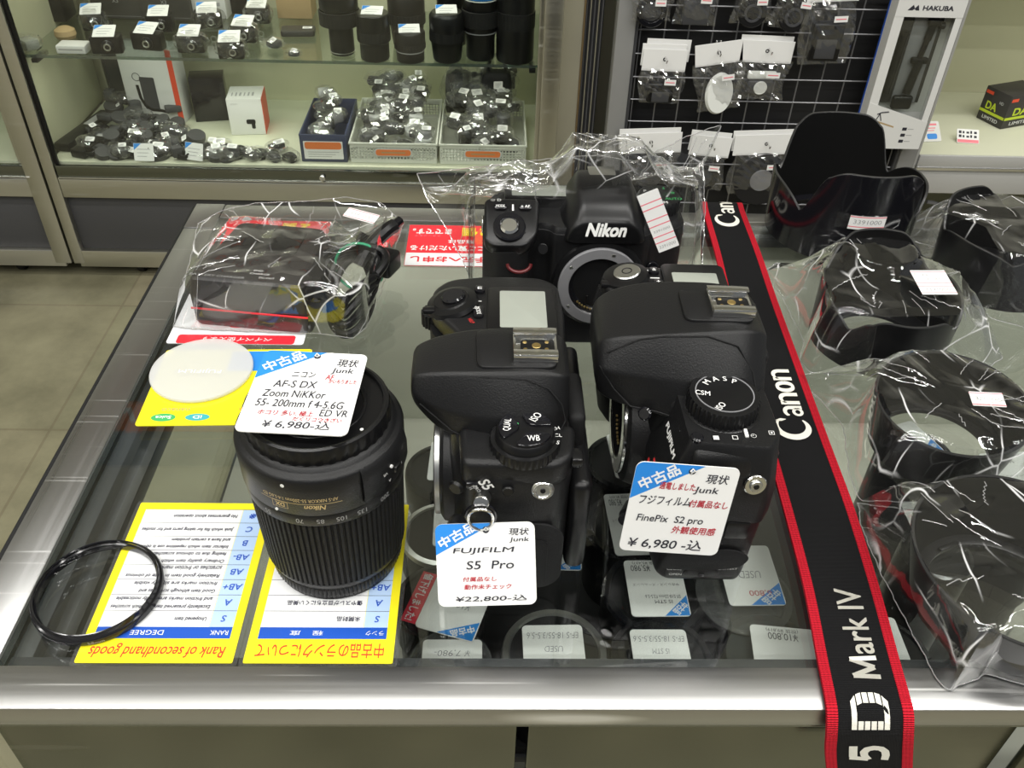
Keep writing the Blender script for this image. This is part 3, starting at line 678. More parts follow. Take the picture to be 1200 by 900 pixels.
e, o, hl = price_tag('price_tag', 'white used-goods tag lying across the top of the zoom lens', onz(311, 411, zt+1.5), onz(432, 416, zt+1.5), onz(406, 512, zt), onz(274, 505, zt),
    [('現状', .83, .13, .20, .10, 'ink'), ('Junk', .80, .24, .21, .08, 'ink'), ('ニコン', .45, .30, .22, .07, 'ink'), ('AF', .70, .32, .08, .06, 'ink_red'), ('かいもりました', .83, .37, .26, .05, 'ink_red'),
     ('AF-S DX', .40, .425, .40, .085, 'ink'), ('Zoom NiKKor', .42, .545, .58, .085, 'ink'), ('55- 200mm f 4-5.6G', .50, .66, .80, .085, 'ink'), ('ED VR', .83, .755, .25, .075, 'ink'),
     ('ホコリ 多い. 極上', .40, .775, .50, .06, 'ink_red'), ('だくリコウきざい', .70, .835, .44, .05, 'ink_red'), ('¥ 6,980-込', .53, .905, .60, .10, 'ink')], hole=.52)
string_to(e, o, hl, o+Vector((hl.x+5, hl.y+9, -4)))
# ------------------------------------------------------------------ cameras
def smooth_loft(secs, n):
    """Catmull-Rom through the sections, n steps each."""
    out = []
    S = [[Vector(p) for p in q] for q in secs]
    for i in range(len(S)-1):
        a, b, c, d = S[max(i-1, 0)], S[i], S[i+1], S[min(i+2, len(S)-1)]
        for k in range(n):
            t = k/n; out.append([(b_*2 + (c_-a_)*t + (a_*2-b_*5+c_*4-d_)*t*t + (b_*3-a_-c_*3+d_)*t*t*t)*0.5 for a_, b_, c_, d_ in zip(a, b, c, d)])
    out.append(S[-1]); return out
def round_poly(pts, r, n=4):
    out = []; N = len(pts)
    for i in range(N):
        p0, p, p1 = Vector(pts[i-1]), Vector(pts[i]), Vector(pts[(i+1) % N])
        a, b = (p0-p), (p1-p); rr = min(r, a.length*0.45, b.length*0.45); a = p + a.normalized()*rr; b = p + b.normalized()*rr
        for k in range(n+1):
            t = k/n; q = a*(1-t)**2 + p*2*t*(1-t) + b*t*t; out.append(tuple(q))
    return out
def hot_shoe(t, x, y, z, deck='black_plastic', mat='chrome'):
    q = MB(); q.box((x, y, z+0.4), (19.5, 20.5, 1.2), mat, 0.4)
    for s_ in (-1, 1):
        q.box((x, y+s_*9.8, z+2.2), (19.5, 1.2, 3.2), mat, 0.4); q.box((x, y+s_*8.1, z+3.5), (19.5, 4.4, 0.9), mat, 0.3)
    q.box((x-9.2, y, z+1.6), (1.2, 19, 2.0), mat, 0.3)
    sh = q.build('hot_shoe', t)
    q = MB(); q.prism(rrect(15, 8.5, 1.5, cx=x+1, cy=y), z+1.0, z+1.3, 'black_smooth'); k = q.build('contact_plate', sh)
    q = MB(); q.cyl((x+0.5, y, z+1.2), (0, 0, 1), 2.0, 0.4, 'gold', 0.1, 20)
    for dx, dy in ((-4.6, 2.4), (5.2, 2.6), (5.0, -2.4), (-4.4, -2.6)): q.cyl((x+dx, y+dy, z+1.2), (0, 0, 1), 0.9, 0.35, 'gold', 0.1, 14)
    q.build('contact', sh)
    return sh
def lens_mount(t, x, y, z, R, d=(-1, 0, 0), inner='black_satin', flange='chrome'):
    d = Vector(d); o = Vector((x, y, z))
    q = MB(); q.ring(o-d*2, d, R*0.74, R, 3.2, flange, 72, 0.5); mt = q.build('lens_mount', t)
    q = MB(); q.lathe([(R*0.75, 0.8), (R*0.72, 0.0), (R*0.70, -2), (R*0.62, -4), (R*0.6, -16), (R*0.4, -22), (0, -22)], inner, 64, axis_to(o, d)); q.build('mirror_box', mt)
    q = MB()
    for k in range(8):
        v = axis_to(o, d) @ Vector((R*0.66*math.cos(-2.4+k*0.12), R*0.66*math.sin(-2.4+k*0.12), -2.2)); q.cyl(v, d, 0.8, 1.0, 'gold', 0.1, 10)
    q.box((R*.66*math.cos(-1.98), R*.66*math.sin(-1.98), -2.6), (1.4, R*.62, 1.0), 'black_smooth', .3, 1, axis_to(o, d) @ Matrix.Rotation(0, 4, 'Z'))
    q.build('mount_contacts', mt)
    for k in range(5):
        v = axis_to(o, d) @ Vector((R*0.88*math.cos(k*1.257), R*0.88*math.sin(k*1.257), 1.0)); q2 = MB(); q2.cyl(v, d, 1.3, 0.35, 'satin_metal', 0.1, 12); q2.build('mount_screw', mt)
    return mt
def button(t, x, y, z, r, d=(0, 0, 1), h=1.6, mat='black_smooth', name='button', parent=None):
    q = MB(); q.cyl((x, y, z), d, r, h, mat, 0.5, 20); return q.build(name, parent or t)
def lug(t, o, d, r=4.2):
    q = MB(); q.cyl(o, d, r, 1.4, 'chrome', 0.5, 28); q.cyl(Vector(o)+Vector(d).normalized()*1.2, d, r*0.55, 1.2, 'satin_metal', 0.4, 20); q.cyl(Vector(o)+Vector(d).normalized()*2.2, d, r*0.25, 0.5, 'black_smooth', 0.1, 12)
    return q.build('strap_lug', t)

# ---- first camera: lens mount to the left, grip to the back, mode dial towards us
S5 = (8.0, 336.0, TOP+0.8)
t = thing('digital_camera', 'black digital camera body with round QUAL dial, beside the zoom lens', 'camera', S5)
out = [(30, -58), (27, -67), (20, -72), (-4, -73.5), (-16, -71), (-22, -62), (-25, -50), (-27, -2), (-23, 8), (-21, 20), (-27, 30), (-34, 42), (-35, 60), (-29, 71), (-8, 75), (22, 74), (29, 68), (32, 52)]
op = round_poly(out, 7, 4)
def scaled(pts, k, dx, z): return [(p[0]*k+dx, p[1]*k, z) for p in pts]
q = MB(); q.loft(smooth_loft([scaled(op, .93, 1, 0), scaled(op, .965, .5, 1.2), scaled(op, .985, 0, 6), scaled(op, 1, 0, 24), scaled(op, 1, 0, 66), scaled(op, 0.985, 0, 75), scaled(op, 0.93, 0, 80)], 3), 'black_plastic'); q.build('body_shell', t)
# leather-like grip skin, thumb rest, back
q = MB(); q.loft(smooth_loft([[(x, y, z) for x, y in round_poly([(-22, 24), (-37, 36), (-40, 48), (-39, 62), (-31, 74), (-6, 76.5), (-6, 30)], 6)] for z in (4, 30, 62, 70)], 2), 'black_rubber'); q.build('grip', t)
q = MB(); q.box((34, -14, 36), (10, 104, 58), 'black_smooth', 4, 3); q.box((39, -24, 32), (1.5, 52, 38), 'lcd_glass', 0.4); q.build('rear_panel', t)
q = MB(); q.box((32, -24, 72), (9, 34, 22), 'black_rubber', 3.5, 3); q.build('eyecup', t)
# far top deck with display and release
dk = round_poly([(-14, 4), (-24, 22), (-34, 36), (-39, 46), (-38, 60), (-30, 70), (-8, 74), (20, 73), (29, 66), (31, 40), (30, 4)], 6, 4)
q = MB(); q.prism(dk, 72, 84.5, 'black_plastic', 2.6, 3); q.build('top_deck', t)
q = MB(); q.prism(rrect(36, 44, 3, cx=9, cy=38), 84.4, 86.2, 'black_smooth', 0.8); sc = q.build('display_bezel', t)
q = MB(); q.prism(rrect(24, 33, 1, cx=9.5, cy=39), 86.1, 86.6, 'lcd_glass', 0.2); q.build('display_window', sc)
q = MB(); q.lathe([(0, 0), (13.5, 0), (14, 1), (13, 3.2), (9.5, 4), (9, 4.8), (0, 5)], 'black_smooth', 64, Matrix.Translation((-27, 46, 83.0)) @ Matrix.Rotation(-0.22, 4, 'Y'))
q.box((-39, 40, 84), (7, 5, 3), 'black_smooth', 1.4)
for s_, a in (('OFF', 0.25), ('ON', 0.95)):
    q.text(s_, -27+11.8*math.cos(a), 46+11.2*math.sin(a)-9, None, 2.0, 'white_print', None, 87.0, rot=-PI/2+a)
sr = q.build('power_ring', t)
q = MB(); q.cyl((-26.5, 46, 87.6), (-0.2, 0, 1), 6.3, 2.6, 'black_gloss', 0.9, 36); q.build('shutter_button', sr)
q = MB(); q.lathe([(0, -4), (7.5, -4), (7.5, 4), (0, 4)], 'black_rubber', 80, axis_to((-37, 54, 70), (0, 0, 1)), mod=lambda i, r, z: r-(0.6 if i % 4 < 2 else 0)); q.build('command_dial', t)
for (x, y, s_) in ((-13, 58, 'E'), (-13.5, 37, 'MODE')):
    q = MB(); q.prism(rrect(5.5, 10 if s_ == 'MODE' else 6.5, 2, cx=x, cy=y), 84.3, 86.4, 'black_gloss', 0.7); q.text(s_, x, y, 6.5 if s_ == 'MODE' else 2.4, 2.2, 'white_print', None, 86.5, rot=-PI/2+0.15 if s_ == 'MODE' else 0); q.build('deck_button', t)
q = MB(); q.text('HELP', -17, 30, 4.4, 2.0, 'red_print', None, 84.8, rot=-1.1); q.box((-14, 48, 84.7), (4, .5, .2), 'white_print'); q.build('deck_marking', t)
# prism hump: overhangs the mount, faceted flash cover on top
def hump_sec(x, yc, w0, z0, w1, z1, w2, z2, n=3):
    pts = [(-w0, z0), (-w1, z1), (-w2, z2), (w2, z2), (w1, z1), (w0, z0)]
    return [(x, yc+a, b) for a, b in round_poly(pts, 1.6, n)]
hy = -26
q = MB(); q.loft(smooth_loft([hump_sec(-42, hy, 11, 91, 12.5, 96, 9, 101), hump_sec(-39.5, hy, 14, 87, 16, 95, 11.5, 103.5), hump_sec(-30, hy, 19, 79, 20.5, 92, 14, 106.5), hump_sec(-16, hy, 26, 77, 24.5, 91, 16, 108.5), hump_sec(2, hy, 31, 76, 27, 92, 16.5, 109.5), hump_sec(16, hy, 30, 76, 25, 92, 16, 109.2), hump_sec(24, hy, 25, 76, 21, 91, 15, 107), hump_sec(27.5, hy, 20, 76, 17, 90, 12, 104)], 4), 'black_plastic')
hp = q.build('prism_hump', t)
q = MB(); q.prism(round_poly([(-13, hy-14), (-14, hy+14), (22, hy+13.5), (22, hy-13.5)], 5), 108.0, 110.2, 'black_plastic', 0.8); q.build('shoe_pad', hp)
q = MB(); q.tube([(-24, hy-14.8, 106.6), (-10, hy-17.2, 107.2), (8, hy-18.2, 107.0), (18, hy-20, 103.5), (24, hy-21.5, 96), (26, hy-23, 88), (22, hy-27.2, 80.5), (10, hy-31.2, 77.0), (-8, hy-29.6, 77.4), (-24, hy-22.4, 81), (-38, hy-16.6, 91.5)], .4, 'black_rubber', 6); q.build('cover_seam', hp)
hot_shoe(t, 12.5, hy, 110.2)
# mount housing and metal mount
q = MB(); q.lathe([(0, 0), (33, 0), (33, 5), (32, 11), (30, 12.5), (27, 13)], 'black_plastic', 64, axis_to((-17, hy, 45), (-1, 0, 0))); q.build('mount_housing', t)
lens_mount(t, -31.5, hy, 45, 29, flange='satin_metal')
# near shoulder: step, quality dial with three wedge keys
q = MB(); q.prism(round_poly([(-19, -72), (-21, -48), (31, -46), (29, -66), (22, -72.5)], 5), 70, 84, 'black_plastic', 3, 3); sd = q.build('shoulder', t)
dx, dy = 8.0, -60.0
q = MB(); q.lathe([(0, 83), (15, 83), (15.3, 84), (15.3, 87.4), (14.8, 88.2), (13.0, 88.4), (12.6, 91.6), (11.8, 92.6), (0, 92.8)], 'black_satin', 144, Matrix.Translation((dx, dy, 0)), mod=lambda i, r, z: r-(0.55 if r > 15.2 and i % 4 < 2 else 0))
q.text('S', dx+13.9, dy-3.5, None, 2.2, 'white_print', None, 88.5, rot=-.3); q.text('CL', dx+14.2, dy+1.0, None, 2.0, 'white_print', None, 88.5); q.text('CH', dx+13.2, dy+5.2, None, 2.0, 'white_print', None, 88.5, rot=.3)
qd = q.build('quality_dial', t)
for s_, a in (('WB', -1.15), ('QUAL', PI-0.15), ('ISO', 0.95)):
    pts = [(3.2*math.cos(a-.5), 3.2*math.sin(a-.5)), (3.2*math.cos(a+.5), 3.2*math.sin(a+.5))] + [(11.6*math.cos(a+d_), 11.6*math.sin(a+d_)) for d_ in [.80-i*1.6/8 for i in range(9)]]
    pts = round_poly(pts, 1.8, 3); q = MB(); q.prism([(x+dx, y+dy) for x, y in pts], 92.4, 94.0, 'black_gloss', 0.7)
    rt = {'WB': 0.05, 'QUAL': 1.45, 'ISO': 1.0}[s_]; q.text(s_, dx+7.7*math.cos(a), dy+7.7*math.sin(a), {'WB': 5.2, 'QUAL': 7.6, 'ISO': 5.6}[s_], 3.4, 'white_print', None, 94.15, rot=rt, bold=.01)
    if s_ == 'QUAL': q.cyl((dx-3.6, dy+2.2, 93.7), (0, 0, 1), 0.7, 0.2, 'green_print', 0, 12)
    q.build('dial_key', qd)
# near end: flash and bracket keys, lens release, port cover, sync caps, lug
q = MB(); q.box((-14.5, -71.6, 71), (5.5, 3, 4), 'black_gloss', 1); q.text('⚡', -14.5, 70.8, None, 3, 'white_print', frame((0, -73.3, 0), (1, 0, 0), (0, 0, 1)), 0.05); q.build('flash_key', t)
q = MB(); q.prism(rrect(6, 3.2, .4, cx=-15, cy=77.5), 0, 0.4, 'white_print', M=frame((0, -72.4, 0), (1, 0, 0), (0, .12, 1))); q.text('±', -15, 77.5, None, 2, 'ink', frame((0, -72.4, 0), (1, 0, 0), (0, .12, 1)), 0.5, bold=.02); q.build('exposure_mark', t)
q = MB(); q.cyl((-21, -68, 66), (-0.5, -1, 0.1), 3.6, 2.2, 'black_smooth', 1, 24); q.build('front_button', t)
M_ = frame((-13.8, -70.4, 64), (0.55, -0.83, 0), (0, 0, 1))
q = MB(); q.text('S5', 0, 0, 6.2, 4.6, 'white_print', frame((-8.5, -74.4, 74), (.5, 0, -.85), (.85, 0, .5)), 0.1, bold=.02, shear=.15); q.text('PRO', 0, 0, 4.2, 1.6, 'white_print', frame((-12.2, -74.4, 71.2), (.5, 0, -.85), (.85, 0, .5)), 0.1); q.build('model_lettering', t)
button(t, 1, -73.6, 70, 2.6, (0, -1, 0.1), 1.8)
button(t, -19, -66, 40, 6.0, (-0.4, -1, 0), 6, 'black_smooth', 'lens_release')
q = MB(); q.cyl((16, -72.3, 69), (0.05, -1, 0.25), 4.9, 1.2, 'satin_metal', .5, 32); q.ring((16, -73.3, 69.3), (0.05, -1, 0.25), 3.0, 4.4, 1.0, 'chrome', 32, .3); q.cyl((16, -73.4, 69.3), (0.05, -1, .25), 1.2, .6, 'black_smooth', .1, 12); q.build('sync_socket', t)
q = MB(); q.cyl((-9.5, -72.6, 65), (-.15, -1, .35), 3.4, 7.5, 'satin_metal', .8, 28); q.cyl((-10.5, -79, 67.5), (-.15, -1, .35), 3.5, 1.0, 'chrome', .4, 28); lg = q.build('strap_lug', t)
q = MB(); ring_ = [(-10.5+6.2*math.cos(a), -79.5+1.0*math.sin(a)*0+0.5*math.cos(2*a), 59.5+7.5*math.sin(a)) for a in [2*PI*k/28 for k in range(28)]]; q.tube(ring_, 1.0, 'black_gloss', 8, True); q.tube([(p[0]*.86-1.6, p[1]-1.4, 59.5+(p[2]-59.5)*.86) for p in ring_], 0.8, 'chrome', 8, True); q.build('split_ring', lg)
q = MB(); q.prism(round_poly([(-12, 3), (-12, 42), (-6, 48), (20, 48), (27, 42), (27, 10), (20, 3)], 6), 0, 1.5, 'black_rubber', 0.6, M=frame((0, -72.4, 0), (1, 0, 0), (0, 0, 1))); q.build('port_cover', t)
q = MB(); q.prism(round_poly([(-8, 6), (-8, 38), (20, 38), (20, 6)], 5), 0, .7, 'black_rubber', .4, M=frame((0, -73.9, 0), (1, 0, 0), (0, 0, 1))); q.build('port_pad', t)
for x, z in ((30.5, 80), (33.5, 62)):
    q = MB(); q.box((x, -64+40*(z < 70), z), (5, 8, 5), 'black_smooth', 1.2); q.build('rear_key', t)
e, o, hl = price_tag('price_tag', 'white used-goods tag hanging below the silver lug of the QUAL dial camera', ony(508.5, 613.5, 256), ony(629.5, 612, 256), ony(626, 707, 237), ony(515, 712, 237),
    [('現状', .84, .11, .20, .085, 'ink'), ('Junk', .84, .21, .20, .065, 'ink'), ('FUJIFILM', .48, .33, .62, .08, 'ink'), ('S5  Pro', .54, .50, .48, .10, 'ink'), ('付属品なし', .43, .67, .34, .055, 'ink_red'), ('動作未チェック', .51, .765, .48, .06, 'ink_red'), ('¥22,800-込', .54, .91, .72, .075, 'ink')], hole=.51)
string_to(e, o, hl, Vector(S5)+Vector((-10.5, -80.5, 52)))

# ---- second camera, same way round, to the right
S2 = (98.0, 337.0, TOP+0.8)
t = thing('digital_camera', 'bulkier black digital camera body with shooting mode dial, lying against the black neck strap', 'camera', S2, -0.02)
full = round_poly([(33, -56), (30, -65), (22, -69.5), (-8, -70), (-9.5, -66), (-10, -52), (-11, -40), (-22, -30), (-28, 30), (-23, 40), (-30, 46), (-38, 55), (-37, 66), (-27, 72), (20, 72), (33, 66), (38, 50), (39, -40)], 7, 4)
low = round_poly([(30, -54), (28, -65), (25, -69), (-10, -69), (-14, -65), (-16, -52), (-18, -42), (-20, -36), (-20, 30), (-20, 40), (-26, 46), (-33, 55), (-32, 66), (-24, 70), (16, 70), (26, 64), (29, 50), (29, -40)], 7, 4)
def lerp_out(k, z, s=1.0):
    g = 1-0.24*min(1, max(0, (z-50)/32))      # the back leans in towards the top plate
    return [(x*s*(g if x > 0 else 1), y*s, z) for x, y in [((a[0]*(1-k)+b[0]*k), (a[1]*(1-k)+b[1]*k)) for a, b in zip(low, full)]]
q = MB(); q.loft(smooth_loft([lerp_out(0, 0, .93), lerp_out(0, 1.5, .98), lerp_out(.05, 8), lerp_out(.4, 20), lerp_out(.85, 38), lerp_out(1, 56), lerp_out(1, 76), lerp_out(1, 84, .985), lerp_out(1, 88, .93)], 3), 'black_plastic'); q.build('body_shell', t)
q = MB(); q.loft(smooth_loft([[(x*k, y, z) for x, y in round_poly([(-20, 34), (-36, 44), (-41, 54), (-39, 67), (-27, 74.5), (-4, 74.5), (-4, 36)], 6)] for z, k in ((6, .85), (30, .94), (66, 1), (78, .98))], 2), 'black_rubber'); q.build('grip', t)
dk = round_poly([(-8, 28), (-24, 38), (-36, 48), (-40, 57), (-38, 68), (-28, 73), (18, 72), (27, 66), (30, 50), (30, 28)], 6, 4)
q = MB(); q.prism(dk, 80, 92, 'black_plastic', 3.0, 3); q.build('top_deck', t)
q = MB(); q.prism(rrect(34, 32, 4, cx=10, cy=57), 91.8, 93.6, 'black_smooth', .8); sc = q.build('display_bezel', t)
q = MB(); q.prism(rrect(24, 17, 1, cx=10, cy=55), 93.5, 94.0, 'lcd_glass', .2); q.build('display_window', sc)
q = MB(); q.lathe([(0, 0), (12, 0), (12.6, 1), (11.8, 3.6), (9, 4.4), (0, 4.6)], 'black_smooth', 56, Matrix.Translation((-26.5, 59, 91)) @ Matrix.Rotation(-.2, 4, 'Y')); q.box((-37, 54, 91.5), (7, 5, 3), 'black_smooth', 1.3)
q.text('OFF', -18.5, 54.5, None, 2.0, 'white_print', None, 96.2, rot=.9); q.text('ON', -16.5, 60, None, 1.8, 'white_print', None, 96.2, rot=.9); pr = q.build('power_ring', t)
q = MB(); q.cyl((-26.3, 59, 95.3), (-.2, 0, 1), 7.2, 1.6, 'satin_metal', .6, 36); q.ring((-26.5, 59, 96.6), (-.2, 0, 1), 2.2, 2.8, .5, 'black_smooth', 24, .1); q.build('shutter_button', pr)
for x, y in ((-11, 66), (-10, 54)):
    q = MB(); q.prism(rrect(5.5, 6, 1.8, cx=x, cy=y), 91.8, 93.8, 'black_gloss', .7); q.text('±', x, y, None, 2.4, 'white_print', None, 93.9, bold=.02); q.build('deck_button', t)
q = MB(); q.box((-11, 60, 92.2), (5, .7, .2), 'white_print'); q.cyl((-14, 49.5, 91.7), (0, 0, 1), .8, .5, 'green_print', .1, 12); q.build('deck_marking', t)
q = MB(); q.lathe([(0, -5), (8, -5), (8, 5), (0, 5)], 'black_rubber', 80, axis_to((-34, 58, 80), (0.2, 0.1, 1)), mod=lambda i, r, z: r-(.7 if i % 4 < 2 else 0)); q.build('command_dial', t)
def hump2(x, w0, z0, w1, z1, w2, z2): return [(x, a, b) for a, b in round_poly([(-w0, z0), (-w1*1.02, z1), (-w2, z2), (w2, z2), (w1, z1), (w0, z0)], 1.5, 3)]
q = MB(); q.loft(smooth_loft([hump2(-48, 18, 86, 20, 98, 14, 103), hump2(-46, 24, 82, 25, 97, 17, 107), hump2(-38, 29, 80, 28, 97, 20, 111), hump2(-22, 35, 79, 31, 97, 22, 114), hump2(0, 43, 78, 33, 97, 21, 115.5), hump2(16, 44, 78, 32, 97, 19, 115.5), hump2(25, 39, 78, 28, 95, 16, 113), hump2(29.5, 31, 78, 24, 93, 13, 109)], 4), 'black_plastic'); hp = q.build('prism_hump', t)
q = MB(); q.loft([[(x, y, z) for x, y in round_poly([(-26, -27), (-27, 40), (26, 40), (26, -27)], 6)] for z in (60, 84)], 'black_plastic'); q.build('prism_base', t)
q = MB(); q.prism(round_poly([(-9, -13), (-9, 13), (23, 13), (23, -13)], 5), 114.6, 116.6, 'black_plastic', .8); q.build('shoe_pad', hp)
q = MB(); q.tube([(-44.5, -22.5, 104), (-30, -22.5, 112), (-20, -22.8, 114), (0, -22.6, 114.6), (14, -24, 110.5), (22, -28.2, 99), (25.5, -34, 87), (20, -42, 79.6), (0, -42.8, 79), (-20, -35.6, 80.8), (-32, -32.4, 81), (-40, -28.5, 88), (-47, -24.5, 98)], .4, 'black_rubber', 6); q.build('cover_seam', hp)
hot_shoe(t, 13.5, 0, 116.6)
q = MB(); q.lathe([(0, 0), (35, 0), (35, 5), (33.5, 9), (30, 10.5)], 'black_plastic', 64, axis_to((-20, 0, 47), (-1, 0, 0))); q.build('mount_housing', t)
lens_mount(t, -31, 0, 47, 29.5)
q = MB(); q.box((36, 6, 38), (8, 96, 50), 'black_smooth', 3); q.box((40.3, 2, 36), (1.5, 44, 34), 'lcd_glass', .4); q.build('rear_panel', t)
q = MB(); q.box((29, 0, 92), (8, 32, 16), 'black_rubber', 3.5, 3); q.build('eyecup', t)
# dial block with maker lettering on its sloping front face
blk0 = round_poly([(-20, -67), (-22, -28), (33, -27), (34, -60), (27, -71)], 3); blk1 = round_poly([(-11, -66), (-12.5, -29), (29, -28), (30, -58), (24, -69)], 3)
q = MB(); q.loft([[(x, y, z) for x, y in b] for b, z in ((blk0, 46), (blk0, 58), (blk1, 89), ([(x*.97, y*.985) for x, y in blk1], 90.5))], 'black_plastic'); bk = q.build('dial_block', t)
q = MB(); q.text('FUJIFILM', 0, 0, 22, 3.8, 'white_print', frame((-15.2, -51.5, 77.5), (0, -1, 0), (9.2, 0, 31)), 0.45, bold=.03); q.build('maker_lettering', bk)
q = MB(); q.ring((-20.6, -46, 57), (-.95, 0, .3), 3.2, 5.2, .8, 'red_print', 24, .2); q.build('front_badge', bk)
dx, dy = 6.5, -43.0
q = MB(); q.lathe([(0, 90), (15.6, 90), (16, 91), (16, 97.6), (15.2, 98.6), (13.0, 98.9), (0, 99.2)], 'black_satin', 160, Matrix.Translation((dx, dy, 0)), mod=lambda i, r, z: r-(.7 if r > 15.9 and i % 4 < 2 else 0))
for s_, a in (('CSM', PI+.05), ('ISO', 4.35), ('M', 2.35), ('A', 1.85), ('S', 1.4), ('P', .95)):
    q.text(s_, dx+9.8*math.cos(a), dy+9.8*math.sin(a), {'CSM': 6.4, 'ISO': 5.0}.get(s_), 3.0, 'white_print', None, 99.3, rot={'CSM': -.15, 'ISO': .9, 'M': -2.2+PI, 'A': -1.3+1.6, 'S': 0, 'P': -.3}[s_], bold=.012)
q.ring((dx, dy, 98.9), (0, 0, 1), 12.4, 12.9, .35, 'mid_grey', 64, 0)
md = q.build('mode_dial', t)
q = MB(); q.lathe([(0, 88.6), (17, 88.6), (17.3, 89.4), (17, 90.6), (16, 91), (0, 91)], 'black_smooth', 72, Matrix.Translation((dx, dy, 0))); q.box((dx+7.5, dy-17.2, 91.2), (1.6, 5, 1.2), 'white_print', .4)
for k, s_ in enumerate(('▪', '□', '◴', '▣')): q.text(s_, dx-6+8.2*k, dy-20.6+1.1*k*k*.4, None, 2.4, 'white_print', None, 91.3)
q.build('drive_lever', t)
q = MB(); q.cyl((-7.5, -63, 88), (0, -.1, 1), 2.8, 4, 'black_gloss', .7, 20); q.build('lock_button', bk)
q = MB(); q.cyl((-25, -36, 80), (-.4, -.6, .4), 3.2, 2.5, 'black_gloss', .8, 22); q.build('flash_button', t)
# near end: lug with its slotted loop, silver sync socket, battery door
q = MB()
M_ = frame((-9, -71.8, 54), (1, 0, 0), (0, -.25, 1)); q.prism(rrect(29, 6.2, 3, 5), 0, 1.6, 'black_gloss', .5, M=M_); q.prism(rrect(20, 2.2, 1.1, 5, cx=1), 1.62, 1.7, 'mid_grey', M=M_); q.build('strap_loop', t)
lug(t, (20, -69.6, 70), (0.1, -1, 0.18), 5.2)
q = MB(); q.lathe([(0, 0), (6, 0), (6, 7), (5.2, 8), (0, 8)], 'black_smooth', 32, axis_to((-27, -58, 40), (-.5, -1, 0))); q.lathe([(0, 0), (3, 0), (3, 2), (0, 2)], 'black_gloss', 24, axis_to((-33, -66, 42), (-.5, -1, .1))); q.build('focus_lever', t)
q = MB(); q.box((18, -69.4, 40), (11, 2.2, 11), 'black_smooth', 1); q.build('cable_port', t)
q = MB(); q.prism(round_poly([(-14, 12), (-12, 25), (19, 28), (28, 22), (24, 14), (8, 11)], 5), 0, 0.9, 'black_rubber', .4, M=frame((0, -69.0, 0), (1, 0, 0), (0, -.05, 1))); q.build('card_door', t)
q = MB(); Mb = frame((8, -68.2, 9.0), (1, 0, 0), (0, -.06, 1)); q.prism(round_poly([(-18, -5), (-18, 4), (16, 5), (17, -3), (13, -6.0), (-13, -6.0)], 3), 0, .8, 'black_satin', .3, M=Mb); bd = q.build('battery_door', t)
q = MB(); q.prism(rrect(17, 6.8, 3.3, 6, cx=-1.5, cy=-.8), 0.7, 1.8, 'black_smooth', .6, M=Mb); q.prism(rrect(3, 2.6, .6, cx=-1.5, cy=-.8), 1.8, 2.8, 'black_gloss', .4, M=Mb); q.build('battery_latch', bd)
q = MB(); q.text('CLOSE', -14.5, 1.6, 7.2, 1.6, 'white_print', Mb, 0.9); q.text('OPEN', -13.5, -2.6, 6, 1.5, 'white_print', Mb, 0.9); q.text('BATTERY', 11, 2.6, 9, 1.5, 'white_print', Mb, 0.9, rot=.05); q.build('battery_lettering', bd)
e, o, hl = price_tag('price_tag', 'white used-goods tag leaning on the near end of the mode dial camera', ony(741, 541, 260), ony(867, 548, 260), ony(841, 652, 252), ony(730, 643, 252),
    [('現状', .80, .13, .22, .10, 'ink'), ('通電しました.', .44, .235, .36, .075, 'ink_red'), ('Junk', .72, .265, .24, .085, 'ink'), ('フジフィルム', .35, .40, .50, .10, 'ink'), ('付属品なし', .78, .41, .38, .08, 'ink_red'), ('FinePix  S2 pro', .44, .615, .66, .10, 'ink'), ('外観使用感', .70, .72, .44, .085, 'ink_red'), ('¥ 6,980 -込', .45, .895, .74, .13, 'ink')], blue=(.66, .40), hole=.54)
string_to(e, o, hl, Vector(S2)+Vector((-16, -73.5, 54)))

# ---- third camera: faces us inside the bag at the back
NK = (58.0, 489.0, TOP+1.0)
t = thing('reflex_camera', 'black single lens reflex camera facing out, open lens mount, inside the tall clear bag', 'camera', NK); t.scale = (0.88, 0.94, 0.94)
fo = round_poly([(-70, -30), (-62, -41), (-48, -41), (-40, -30), (-34, -23), (-26, -24), (-22, -30), (42, -30), (47, -22), (64, -20), (70, -12), (70, 16), (62, 22), (-62, 22), (-70, 14)], 7, 4)
q = MB(); q.loft(smooth_loft([scaled(fo, .94, 0, 0), scaled(fo, .985, 0, 2), scaled(fo, 1, 0, 10), scaled(fo, 1, 0, 78), scaled(fo, .98, 0, 86), scaled(fo, .93, 0, 90)], 3), 'black_plastic'); q.build('body_shell', t)
q = MB(); q.loft(smooth_loft([[(x, y, z) for x, y in round_poly([(-71, -28), (-63, -43), (-48, -43), (-39, -30), (-39, -20), (-71, -14)], 5)] for z in (4, 40, 72, 80)], 2), 'black_rubber'); q.build('grip', t)
